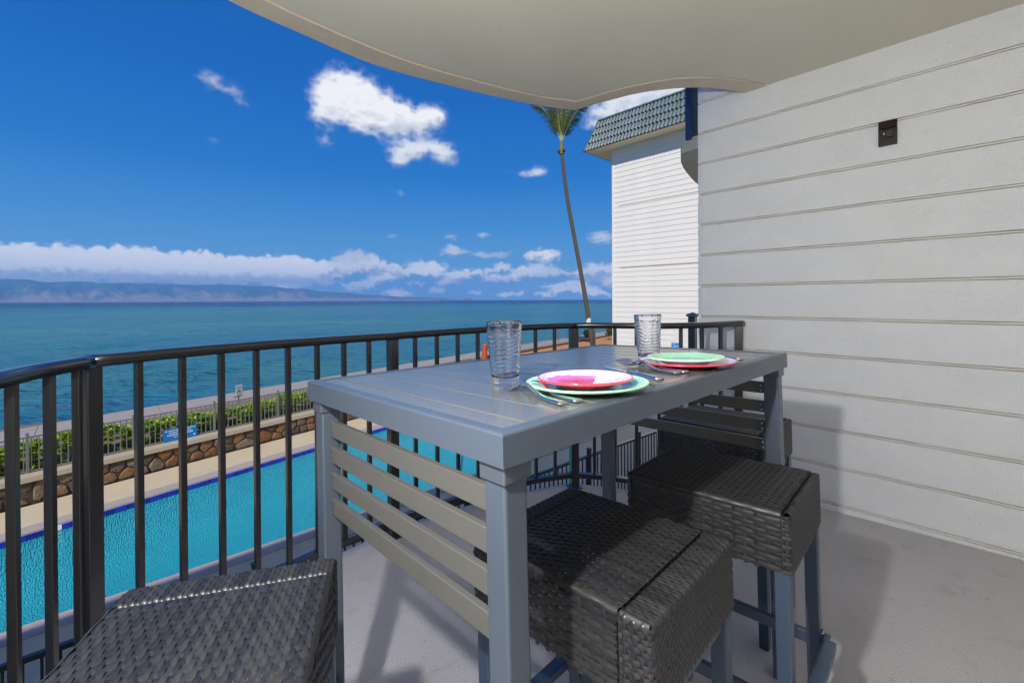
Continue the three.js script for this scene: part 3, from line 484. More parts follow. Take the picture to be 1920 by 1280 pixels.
// ------------------------------------------------------------------ ground, pool, pool surround
const G0 = -2.7;
const flat = (pts, y, hole) => { const s = new THREE.Shape(pts.map(([x, z]) => new THREE.Vector2(x, -z))); if (hole) s.holes.push(new THREE.Path(hole.map(([x, z]) => new THREE.Vector2(x, -z)))); const g = new THREE.ShapeGeometry(s); g.rotateX(-Math.PI / 2).translate(0, y, 0); return mUV(g); };
const block = (pts, y0, y1, hole) => { const s = new THREE.Shape(pts.map(([x, z]) => new THREE.Vector2(x, -z))); if (hole) s.holes.push(new THREE.Path(hole.map(([x, z]) => new THREE.Vector2(x, -z)))); const g = new THREE.ExtrudeGeometry(s, { depth: y1 - y0, bevelEnabled: false }); g.rotateX(-Math.PI / 2).translate(0, y0, 0); return mUV(g); };
const farZ = (x) => -11.02 - .235 * (x + .6) + .0024 * (x + .6) ** 2;        // far edge of the water
const nearZ = (x) => -7.86 + .018 * x;
const xs = (a, b, n) => [...Array(n + 1).keys()].map((i) => lerp(a, b, i / n));
const PL = -3.2, PR = 9.4;
const water = [...xs(PL, PR, 24).map((x) => [x, farZ(x)]), ...xs(PR, PL, 2).map((x) => [x, nearZ(x)])];
const ringOut = [...xs(PL - .32, PR + .32, 24).map((x) => [x, farZ(x) - .33]), ...xs(PR + .32, PL - .32, 2).map((x) => [x, nearZ(x) + .30])];
sheet('pool_walkway', 'shaded concrete walkway between the building and the pool', flat([[-26, 14], [30, 14], [30, nearZ(30) + .30], [PR + .32, nearZ(PR) + .30], [PL - .32, nearZ(PL) + .30], [-26, nearZ(-26) + .30]], G0 - .012), M.patio);
const stoneA = V(-7, 0, -11.14), stoneD = V(.97643, 0, -.21584), stoneN = V(.21584, 0, .97643);      // line of the stone wall's foot, its direction, its outward side
{ const k = (-7 - .144) / stoneD.x; stoneA.set(.144 + stoneD.x * k, 0, -12.718 + stoneD.z * k); }
const onStone = (s, d = 0, y = 0) => V(stoneA.x + stoneD.x * s - stoneN.x * d, y, stoneA.z + stoneD.z * s - stoneN.z * d);   // s along the wall, d behind its face
const far2 = (s, d) => { const p = onStone(s, d); return [p.x, p.z]; };
sheet('pool_deck', 'sunlit beige concrete pool deck between pool and stone wall', flat([[PL - .32, nearZ(PL) + .30], ...ringOut.slice(0, 25), [PR + .32, nearZ(PR) + .30], [14, nearZ(14) + .30], far2(21.5, -.02), far2(-3, -.02), [-14, nearZ(-14) + .30]], G0 - .004), M.patio);
{
  const pool = struct('swimming_pool', 'turquoise swimming pool with a band of blue tiles');
  part('coping', block(ringOut, G0 - .06, G0 + .012, water), M.coping, pool);
  const plaster = std(lin(.020, .42, .52), .8, 0, { bumpMap: rep(nKnock, .9), bumpScale: .03, map: rep(tex(512, 512, (u, v) => { const a = fbm(u * 14, v * 14, 4, 14); const k = .93 + .10 * a; return [k, k, k]; }), 2.3) });
  {
    const pos = [], idx = [], uv = [], nx = 60, nt = 28;
    for (let i = 0; i <= nx; i++) { const x = lerp(PL, PR, i / nx), a = nearZ(x), b = farZ(x); for (let k = 0; k <= nt; k++) { const q = .5 - .5 * Math.cos(Math.PI * k / nt), e = Math.abs(2 * q - 1), ex = Math.abs(2 * i / nx - 1); const dep = .115 + .9 * (1 - Math.pow(e, 5)) * (1 - Math.pow(ex, 14)); pos.push(x, G0 - dep, lerp(a, b, q)); uv.push(x, lerp(a, b, q)); if (i && k) { const A = (i - 1) * (nt + 1) + k - 1, B = A + nt + 1; idx.push(A, A + 1, B, A + 1, B + 1, B); } } }
    part('pool_basin', geo(pos, idx, uv), plaster, pool);
  }
  // waterline tiles on the far wall
  const tiles = [], blue = [lin(.012, .022, .36), lin(.016, .03, .44), lin(.009, .016, .28)].map((c) => phys(c, .18, { clearcoat: .6 })), byTone = [[], [], []];
  for (let x = -2.6; x < 8.8; x += .0755) { const z = farZ(x), dz = farZ(x + .0755) - z, a = Math.atan2(-dz, .0755); byTone[(rnd() * 3) | 0].push(rbox(.0715, .088, .012, .002, 0, 0, 0, 1).rotateY(a).translate(x + .0378, G0 - .062 - rr(0, .0012), z + dz / 2 + .006)); }
  byTone.forEach((l, i) => part('waterline_tiles', merge(l), blue[i], pool, { kind: 'stuff' }));
  const mk = rbox(.13, .088, .012, .002, 0, 0, 0, 1).rotateY(.21);
  for (const x of [-.42, 2.13]) part('depth_marker', mk.clone().translate(x, G0 - .060, farZ(x) + .011), M.white, pool);
  const nWater = tex(1024, 1024, (u, v) => { const w = .3 * pn(u * 5, v * 5, 5); const a = fbm(u * 9 + w, v * 14 + w, 3, 9), b = 1 - Math.abs(fbm(u * 22 + w, v * 30, 3, 22)) * 2; return .5 + .32 * a + .18 * b; });
  part('water_surface', flat(water.map(([x, z]) => [x, z]), G0 - .105), phys(lin(.86, .985, 1), .02, { transmission: 1, thickness: 0, ior: 1.33, bumpMap: rep(nWater, 2.2), bumpScale: .022 }), pool);
  const h = thing('pool_handrail', 'curved chrome pool handrail at the near edge of the pool', 'handrail', [6.2, G0, -7.75]);
  const hr = (x) => new THREE.TubeGeometry(new THREE.CatmullRomCurve3([V(x, 0, .15), V(x, .62, .13), V(x, .80, -.02), V(x, .74, -.2), V(x, .3, -.42), V(x, -.3, -.5)]), 40, .021, 10);
  part('rail', hr(0), M.steel, h); part('rail', hr(.5), M.steel, h);
}
// dry-laid lava rock wall with a concrete cap
{
  const t = thing('stone_wall', 'low brown lava rock wall with a concrete cap beside the pool deck', 'stone wall', [0, 0, 0]);
  const Lw = 24, Ht = .44, S0 = 4.2, S1 = 13.5;
  const backing = between([0, 0, 0], [1, 0, 0], .3, Ht);
  const wallBox = (s0, s1, y0, y1, d0, d1) => { const g = new THREE.BoxGeometry(s1 - s0, y1 - y0, d1 - d0), m = new THREE.Matrix4().makeBasis(stoneD, V(0, 1, 0), stoneN).setPosition(onStone((s0 + s1) / 2, (d0 + d1) / 2, (y0 + y1) / 2)); return mUV(g.applyMatrix4(m)); };
  part('mortar_core', wallBox(0, Lw, G0 - .05, G0 + Ht + .005, .05, .34), std(lin(.055, .043, .033), .95, 0, { bumpMap: rep(nStucco, .3), bumpScale: .01 }), t);
  for (let s = 0; s < Lw; s += 2.4) part('cap_slab', wallBox(s + .003, s + 2.397, G0 + Ht, G0 + Ht + .095, -.03, .40), M.cap, t);
  const nRock = tex(256, 256, (u, v) => .5 + .5 * fbm(u * 10, v * 10, 5, 10)), cRock = tex(256, 256, (u, v) => { const a = fbm(u * 5, v * 5, 5, 5), b = fbm(u * 20 + 7, v * 20, 4, 20), k = .85 + .35 * a + .3 * b; return [k, k * (.96 + .1 * a), k * (.92 + .15 * a)]; });
  const rocks = [[.22, .125, .062], [.17, .115, .072], [.26, .145, .068], [.13, .10, .075], [.20, .155, .105], [.25, .115, .048], [.095, .08, .068]].map((c) => std(lin(...c), .92, 0, { map: rep(cRock, .35), bumpMap: rep(nRock, .25), bumpScale: .02 }));
  // Voronoi cells of jittered points
  const rows = 2, step = .275, cells = []; for (let i = 0; i <= (S1 - S0) / step; i++) for (let r = 0; r < rows; r++) if (rnd() > .12) cells.push([S0 + (i + .5 * (r & 1)) * step + rr(-.085, .085), Ht * (r + .5) / rows + rr(-.07, .07)]);
  cells.forEach((c, ci) => {
    let poly = [[c[0] - .4, 0], [c[0] + .4, 0], [c[0] + .4, Ht], [c[0] - .4, Ht]];
    for (const o of cells) { const dx = o[0] - c[0], dy = o[1] - c[1], d2 = dx * dx + dy * dy; if (o === c || d2 > .7) continue; const mx = (c[0] + o[0]) / 2, my = (c[1] + o[1]) / 2, f = (p) => (p[0] - mx) * dx + (p[1] - my) * dy, out = []; for (let i = 0; i < poly.length; i++) { const a = poly[i], b = poly[(i + 1) % poly.length], fa = f(a), fb = f(b); if (fa <= 0) out.push(a); if (fa * fb < 0) { const k = fa / (fa - fb); out.push([lerp(a[0], b[0], k), lerp(a[1], b[1], k)]); } } poly = out; }
    if (poly.length < 3) return;
    const m = poly.reduce((s, p) => [s[0] + p[0] / poly.length, s[1] + p[1] / poly.length], [0, 0]), nA = 14, ring = [];
    for (let k = 0; k < nA; k++) { const a = k / nA * 6.2832, dx = Math.cos(a), dy = Math.sin(a); let best = 9; for (let i = 0; i < poly.length; i++) { const p = poly[i], q = poly[(i + 1) % poly.length], ex = q[0] - p[0], ey = q[1] - p[1], den = dx * ey - dy * ex; if (Math.abs(den) < 1e-9) continue; const tt = ((p[0] - m[0]) * ey - (p[1] - m[1]) * ex) / den, u = ((p[0] - m[0]) * dy - (p[1] - m[1]) * dx) / den; if (tt > 0 && u >= -1e-6 && u <= 1 + 1e-6) best = Math.min(best, tt); } ring.push(Math.max(.01, best - .008) ); }
    const sm = ring.map((r, k) => Math.min(r, (.12 * ring[(k + nA - 1) % nA] + .8 * r + .12 * ring[(k + 1) % nA])) * rr(.9, 1)), bulge = rr(.02, .055), tx = rr(-.6, .6), ty = rr(-.6, .6);
    const pos = [], uv = [], idx = [], lev = [[1, -.09], [1, .1], [.95, .5], [.8, .8], [.45, .95]];
    for (const [k, h] of lev) sm.forEach((r, i) => { const a = i / nA * 6.2832, x = Math.cos(a) * r * k, y = Math.sin(a) * r * k, hh = h <= 0 ? h : h * bulge * (1 + tx * x * 8 + ty * y * 8) + rr(-.005, .005); const P = onStone(m[0] + x, .055 - hh, G0 + m[1] + y); pos.push(P.x, P.y, P.z); uv.push(m[0] + x + ci * .37, m[1] + y); });
    for (let l = 0; l < lev.length - 1; l++) for (let i = 0; i < nA; i++) { const i2 = (i + 1) % nA, A = l * nA + i, B = l * nA + i2, C = A + nA, D = B + nA; idx.push(A, B, C, B, D, C); }
    const P = onStone(m[0], .055 - bulge * .97, G0 + m[1]); pos.push(P.x, P.y, P.z); uv.push(m[0] + ci * .37, m[1]); const top = (lev.length - 1) * nA; for (let i = 0; i < nA; i++) idx.push(top + i, top + (i + 1) % nA, pos.length / 3 - 1);
    part('stone', geo(pos, idx, uv, rnd() < .6), rocks[(rnd() * rocks.length) | 0], t);
  });
  part('rough_stone_face', mUV(merge([[0, S0 - .02], [S1 + .1, Lw]].map(([a, b]) => { const g = new THREE.PlaneGeometry(b - a, Ht, Math.ceil((b - a) * 12), 6), p = g.attributes.position; for (let i = 0; i < p.count; i++) p.setZ(i, .05 * Math.abs(pn(p.getX(i) * 4, p.getY(i) * 4 + 3))); return g.applyMatrix4(new THREE.Matrix4().makeBasis(stoneD, V(0, 1, 0), stoneN).setPosition(onStone((a + b) / 2, .04, G0 + Ht / 2))); }))), rocks[0], t, { kind: 'stuff' });
}
// ground behind the stone wall
const bedY = (d) => d < .4 ? G0 + .46 : lerp(G0 + .5, G0 + .44, clamp((d - .4) / 3));
{
  const pos = [], idx = [], uv = [], ds = [.33, .6, 1, 1.6, 2.4, 3.2, 4.2, 5.6], ns = 60;
  for (let i = 0; i <= ns; i++) { const s = lerp(-2, 24.4, i / ns); ds.forEach((d, j) => { const P = onStone(s, d, bedY(d) + .05 * pn(s * .9, d * 1.3)); pos.push(P.x, P.y, P.z); uv.push(s, d); if (i && j) { const A = (i - 1) * 8 + j - 1, B = i * 8 + j - 1; idx.push(A, A + 1, B, A + 1, B + 1, B); } }); }
  sheet('planting_bed', 'brown soil bed behind the grey metal fence', geo(pos, idx, uv), std(lin(.25, .175, .125), .95, 0, { map: rep(cStain, 1.1), bumpMap: rep(nStucco, .4), bumpScale: .02 }));
  // hedge: rosettes of spoon-shaped leaves
  const leaf = geo([0, 0, 0, .016, .004, .03, .024, .006, .062, .012, .0, .088, 0, -.004, .094, -.012, .0, .088, -.024, .006, .062, -.016, .004, .03, 0, -.004, .05], [0, 8, 1, 1, 8, 2, 2, 8, 3, 3, 8, 4, 4, 8, 5, 5, 8, 6, 6, 8, 7, 7, 8, 0].map((x, i, a) => a[i]), null);
  const spots = []; for (let i = 0; i < 2700; i++) { const s = rr(2.5, 17), d = rr(.42, 1.25), hgt = .47 + .12 * pn(s * .8, 2.2) + .13 * pn(s * 2.3, 7.7), top = hgt * Math.sqrt(Math.max(0, 1 - ((d - .8) / .5) ** 2)); if (top < .05) continue; const y = rnd() < .6 ? top * rr(.8, 1.05) : top * rnd(); spots.push([s, d, y]); }
  const mat = phys(lin(1, 1, 1), .42, { transmission: .35, thickness: 0, specularIntensity: .5 });
  const per = 8, im = new THREE.InstancedMesh(leaf, mat, spots.length * per), o = new THREE.Object3D(), cA = lin(.30, .46, .025), cB = lin(.13, .27, .016), cC = lin(.50, .58, .07), c = new THREE.Color(); let n = 0;
  for (const [s, d, y] of spots) { const P = onStone(s, d, G0 + .47 + y), k0 = rr(0, 6.28); for (let i = 0; i < per; i++) { o.position.copy(P); o.rotation.set(0, 0, 0); o.rotation.order = 'YXZ'; o.rotation.y = k0 + i * 2.4; o.rotation.x = -rr(.1, 1.1); o.rotation.z = rr(-.4, .4); o.scale.setScalar(rr(.75, 1.35)); o.updateMatrix(); im.setMatrixAt(n, o.matrix); const q = rnd(); c.copy(cA).lerp(q < .5 ? cB : cC, rnd() * (q < .5 ? 1 : .6)); im.setColorAt(n, c); n++; } }
  im.name = 'hedge'; im.userData = { kind: 'stuff', label: 'low bright green leafy hedge along the grey metal fence' }; shade(im); scene.add(im);
}
// grey metal fence on the cap
{
  const t = thing('metal_fence', 'low grey metal picket fence along the stone wall by the sea', 'fence', [0, 0, 0]);
  const y0 = G0 + .545, y1 = -1.455, D = .3, S0 = 3, S1 = 20, len = S1 - S0, m = new THREE.Matrix4().makeBasis(stoneD, V(0, 1, 0), stoneN);
  const put = (name, g, s, y) => { const q = part(name, g, M.fenceGrey, t); q.applyMatrix4(m.clone().setPosition(onStone(s, D, y))); return q; };
  put('top_rail', rbox(len, .03, .03, .003), (S0 + S1) / 2, y1 - .015); put('bottom_rail', rbox(len, .028, .028, .003), (S0 + S1) / 2, y0 + .02);
  const pk = box(.016, y1 - y0 - .05, .016), ps = rbox(.045, y1 - y0 + .10, .045, .004);
  for (let s = S0 + .05, i = 0; s < S1; s += .1045, i++) put('picket', pk, s, (y0 + y1) / 2);
  for (const x of [-2.35, -.75, .85, 2.45, 4.05, 5.65, 7.25, 8.85]) put('fence_post', ps, (x - stoneA.x) / stoneD.x - .06, (y0 + y1) / 2 + .02);
  const sign = thing('blue_sign', 'blue notice with white lettering on the grey fence', 'sign', onStone((1.655 - stoneA.x) / stoneD.x, .262, -2.02).toArray());
  sign.applyQuaternion(new THREE.Quaternion().setFromRotationMatrix(m));
  part('sign_board', rbox(.70, .30, .006, .002), std(lin(.006, .17, .50), .4), sign);
  const txt = canvasTex(1024, 440, (g, w, h) => { g.fillStyle = '#0a74b8'; g.fillRect(0, 0, w, h); g.fillStyle = '#f2f8ff'; g.textAlign = 'center'; g.textBaseline = 'middle'; for (const [s, y, f] of [['In consideration of all residents', 52, 60], ['during their relaxation,', 128, 60], ['PLEASE keep the NOISE', 210, 70], ['to a minimum', 290, 58]]) { g.font = `bold ${f}px sans-serif`; g.fillText(s, w / 2, y); } g.beginPath(); g.moveTo(905, 330); g.lineTo(955, 290); g.lineTo(955, 372); g.fill(); });
  part('sign_face', new THREE.PlaneGeometry(.694, .294).translate(0, 0, .0036), std(lin(1, 1, 1), .45, 0, { map: txt }), sign);
  const ws = thing('warning_sign', 'small white warning sign with a yellow band on a post before the seawall', 'sign', onStone((3.08 - stoneA.x) / stoneD.x + .21, 1.0, G0 + .45).toArray());
  ws.applyQuaternion(new THREE.Quaternion().setFromRotationMatrix(m)); ws.rotateY(.35);
  part('post', new THREE.CylinderGeometry(.016, .016, .8, 10).translate(0, .4, -.012), std(lin(.10, .16, .12), .5), ws);
  part('sign_board', rbox(.225, .30, .005, .002, 0, .915, 0), M.white, ws);
  part('bracket', rbox(.30, .02, .02, .003, -.03, .745, .0), M.dark, ws);
  const wt = canvasTex(256, 340, (g, w, h) => { g.fillStyle = '#f4f5f2'; g.fillRect(0, 0, w, h); g.fillStyle = '#e0a21c'; g.fillRect(42, 84, 168, 34); g.fillStyle = '#b9ac1c'; g.beginPath(); g.moveTo(126, 132); g.lineTo(158, 186); g.lineTo(94, 186); g.fill(); g.fillStyle = '#15181c'; g.fillRect(56, 192, 150, 26); g.fillStyle = '#5a6d78'; g.fillRect(40, 238, 76, 10); g.fillRect(128, 234, 78, 10); g.fillRect(40, 258, 60, 9); g.fillRect(112, 268, 94, 10); g.beginPath(); g.arc(128, 40, 5, 0, 7); g.fill(); });
  part('sign_face', new THREE.PlaneGeometry(.219, .294).translate(0, .915, .0031), std(lin(1, 1, 1), .5, 0, { map: wt }), ws);
}
// seawall: a capped concrete wall in long slabs
{
  const t = struct('seawall', 'long grey concrete seawall cap above the water');
  const nearP = (x) => -16.32 - .255 * (x - .2) + .0006 * x * x, farP = (x) => -18.02 - .255 * (x - .2) + .0006 * x * x;
  for (let x = -14; x < 70; x += 2.6) { const e = .006, q = [[x + e, nearP(x + e)], [x + 2.6 - e, nearP(x + 2.6 - e)], [x + 2.6 - e, farP(x + 2.6 - e)], [x + e, farP(x + e)]]; part('cap_slab', block(q.reverse(), -2.33, -2.20 + rr(-.003, .003)), M.seawall, t); }
  const L = xs(-14, 70, 40); part('wall_body', block([...L.map((x) => [x, nearP(x) - .35]), ...L.slice().reverse().map((x) => [x, farP(x) + .12])].reverse(), -5.5, -2.335), M.seawall, t);
}
// sea
const SEA = -4.3;
{
  const pos = [], col = [], uv = [], idx = [], na = 640, nr = 300;
  const wave = (x, z, r) => { const q = x * .9 - z * .44, t = x * .44 + z * .9, w = .8 * pn(x / 37, z / 31); return .26 * (.4 - Math.abs(pn(q / 13 + w, t / 4.6 + w))) * sstep(420, 90, r) + .13 * (.4 - Math.abs(pn(q / 5 + 9 - w, t / 1.9 + w))) * sstep(150, 40, r) + .05 * pn(q / 1.9, t / .8 + 5) * sstep(70, 22, r); };
  for (let j = 0; j <= nr; j++) { const r = 16 * Math.pow(9500 / 16, j / nr); for (let i = 0; i <= na; i++) {
    const a = lerp(-60, 115, i / na) * RAD, x = Math.sin(a) * r, z = -Math.cos(a) * r; pos.push(x, SEA + wave(x, z, r), z); uv.push(x, z);
    const deep = sstep(260, 900, r * (1 + .3 * pn(x / 260, z / 200))), reef = sstep(-.15, .55, fbm(x / 130 + 3, z / 46, 4)) * sstep(900, 200, r), sand = sstep(.1, .6, fbm(x / 60 + 9, z / 24, 3)) * sstep(160, 20, r), band = sstep(-.1, .4, fbm(x / 240 + 1.7, z / 120, 3)) * sstep(50, 140, r) * (1 - deep);
    const c = [lerp(.034, .001, deep), lerp(.235, .05, deep), lerp(.295, .20, deep)];
    c[0] += .03 * reef + .05 * sand + .012 * band; c[1] += .02 * reef + .05 * sand + .06 * band; c[2] += -.03 * reef - .03 * sand + .015 * band; col.push(...c);
    if (i && j) { const A = (j - 1) * (na + 1) + i - 1, B = j * (na + 1) + i - 1; idx.push(A, A + 1, B, A + 1, B + 1, B); }
  } }
  const g = geo(pos, idx, uv); g.setAttribute('color', new THREE.Float32BufferAttribute(col, 3));
  const nSea = tex(2048, 1024, (u, v) => { const w = .35 * pn(u * 4, v * 4, 4); const a = fbm(u * 7 + w, v * 26 + w, 5, 7, .6), b = 1 - Math.abs(fbm(u * 12 + 3 + w, v * 44 + w, 4, 12, .6)) * 2.2; return .5 + .3 * a + .2 * b; });
  const tS = rep(nSea, 34, 46); tS.rotation = .45;
  const tC = rep(tex(1024, 1024, (u, v) => { const w = .5 * pn(u * 3, v * 3, 3), a = fbm(u * 5 + w, v * 12, 5, 5), b = fbm(u * 17 + w, v * 60 + 2, 4, 17); return [.80 + .45 * sstep(.05, .5, a) + .1 * b, .86 + .16 * a + .12 * b, .92 - .14 * a + .12 * b].map((q) => q * .8); }), 150, 190); tC.rotation = .5;
  sheet('sea', 'blue green sea reaching to the horizon', g, phys(lin(1, 1, 1), .22, { vertexColors: true, ior: 1.33, specularIntensity: .32, bumpMap: tS, bumpScale: 1.3, map: tC }));
}
// the island across the channel
{
  const pos = [], col = [], idx = [], na = 420, nd = 46, R0 = 24000;
  const prof = [[-40, 300], [-25, 760], [-12, 860], [-5.3, 690], [-2.2, 640], [2, 620], [5.3, 600], [9, 610], [12.25, 600], [15, 560], [18, 480], [22, 340], [26.4, 225], [30, 140], [32.8, 112], [35, 60], [36.9, 6], [38, -30]];
  const hAt = (a) => { let i = 1; while (i < prof.length - 1 && prof[i][0] < a) i++; const p = prof[i - 1], q = prof[i], t = clamp((a - p[0]) / (q[0] - p[0])); return lerp(p[1], q[1], t * t * (3 - 2 * t)); };
  for (let j = 0; j <= nd; j++) for (let i = 0; i <= na; i++) {
    const a = lerp(-40, 38, i / na), t = j / nd, r = R0 + t * 9000, H = hAt(a) * 1.72 + 20, x = Math.sin(a * RAD) * r, z = -Math.cos(a * RAD) * r;
    const ridge = 1 - Math.abs(pn(a * .36 + .4 * t, t * 1.3 + 3)) * 1.7, r2 = 1 - Math.abs(pn(a * .95 + t, t * 2.6 + 8)) * 1.6, r3 = 1 - Math.abs(pn(a * 2.6 + t, t * 5 + 1)) * 1.5;
    const env = Math.pow(sstep(0, 1, t), .62), h = -60 + (H + 60) * env * (1 - (.34 * (1 - ridge) + .2 * (1 - r2) + .1 * (1 - r3)) * (1 - t * t * .85));
    pos.push(x, h + 9 * pn(a * 9, t * 20), z);
    const dry = sstep(.1, .75, (1 - t * 1.5) + .7 * fbm(a * .5, t * 3, 3)), n = fbm(a * 2.4, t * 9, 4); const g = [lerp(.035, .30, dry) + .12 * n, lerp(.075, .22, dry) + .09 * n, lerp(.03, .13, dry) + .05 * n]; col.push(...g.map((q) => Math.max(.012, q)));
    if (i && j) { const A = (j - 1) * (na + 1) + i - 1, B = j * (na + 1) + i - 1; idx.push(A, A + 1, B, A + 1, B + 1, B); }
  }
  const g = geo(pos, idx); g.setAttribute('color', new THREE.Float32BufferAttribute(col, 3));
  sheet('island_hills', 'hazy blue mountainous island across the channel', g, std(lin(1, 1, 1), 1, 0, { vertexColors: true }));
  const isl = new THREE.IcosahedronGeometry(1, 4), ip = isl.attributes.position; for (let i = 0; i < ip.count; i++) { const k = 1 + .25 * pn(ip.getX(i) * 3 + 5, ip.getZ(i) * 3 + ip.getY(i)); ip.setXYZ(i, ip.getX(i) * 170 * k, Math.max(-.1, ip.getY(i)) * 62 * k, ip.getZ(i) * 120 * k); }
  isl.computeVertexNormals(); isl.scale(.62, .62, .62).translate(Math.sin(37.9 * RAD) * 8900, SEA, -Math.cos(37.9 * RAD) * 8900);
  sheet('rock_islet', 'tiny rocky islet off the low end of the far island', isl, std(lin(.16, .13, .09), 1));
}
// the bare orange lot beyond the pool
{
  const s = [[14, -15.6], [70, -15], [70, -32.6], [40, -27.3], [27, -24.2], [16, -21.4], [15.2, -19.5]];
  sheet('bare_lot', 'bare orange earth of the lot next door', flat(s, -2.44), std(lin(.56, .25, .095), .95, 0, { map: rep(cStain, 3), bumpMap: rep(nStucco, 2), bumpScale: .03 }));
  sheet('side_ground', 'grey ground beside the neighbouring building', flat([[12.5, nearZ(12) + .5], [15.4, nearZ(12) + .5], [15.6, -15.7], [12.5, -15.9]], -2.69), M.concrete);
  sheet('mainland', 'ground under the buildings', flat([[-400, -3], [400, -3], [400, 500], [-400, 500]], -2.78), M.concrete);
  const o = thing('orange_post', 'stout orange wooden post at the corner of the bare lot', 'post', [16.85, -2.5, -20.05]); o.rotation.set(.03, .4, -.05);
  part('shaft', new THREE.CylinderGeometry(.15, .17, 1.05, 12, 4).translate(0, .5, 0), std(lin(.42, .07, .02), .8, 0, { bumpMap: rep(nBrush, .3), bumpScale: .01 }), o);
  part('top', new THREE.CylinderGeometry(.12, .155, .05, 12).translate(0, 1.05, 0), std(lin(.5, .10, .03), .8), o);
  const pole = std(lin(.16, .06, .03), .8); let prev = null;
  for (let i = 0; i < 6; i++) { const x = 20.5 + i * 3.6, z = -21.9 - i * .86, p = thing('thin_stake', `thin rusty stake on the bare lot, ${['nearest to the pool', 'second along the seawall', 'third along the seawall', 'fourth along the seawall', 'fifth along the seawall', 'farthest along the seawall'][i]}`, 'stake', [x, -2.45, z], 'stakes of the rope line along the bare lot'); p.rotation.z = rr(-.07, .07); part('rod', new THREE.CylinderGeometry(.028, .032, 1.5, 8).translate(0, .75, 0), pole, p); part('tip', new THREE.SphereGeometry(.034, 8, 6).translate(0, 1.5, 0), pole, p); if (prev) part('rope', new THREE.TubeGeometry(new THREE.CatmullRomCurve3([V(0, .72, 0), V((prev.x - x) / 2, .64, (prev.z - z) / 2), V(prev.x - x, .72, prev.z - z)]), 12, .012, 5), pole, p); prev = V(x, 0, z); }
  for (const [x, z, l] of [[30.5, -22.8, 'small dark shrub at the edge of the bare lot, left of the other'], [33.5, -22.6, 'small dark shrub at the edge of the bare lot, next to the white building']]) { const b = thing('shrub', l, 'shrub', [x, -2.45, z]); const list = []; for (let i = 0; i < 60; i++) list.push(new THREE.PlaneGeometry(.14, .34).translate(0, .17, 0).rotateX(rr(-.9, .9)).rotateY(rr(0, 6.3)).translate(rr(-.2, .2), rr(.35, .8), rr(-.2, .2))); part('foliage', merge(list), std(lin(.035, .045, .012), .8), b); part('stem', new THREE.CylinderGeometry(.02, .03, .5, 6).translate(0, .25, 0), pole, b); }
}
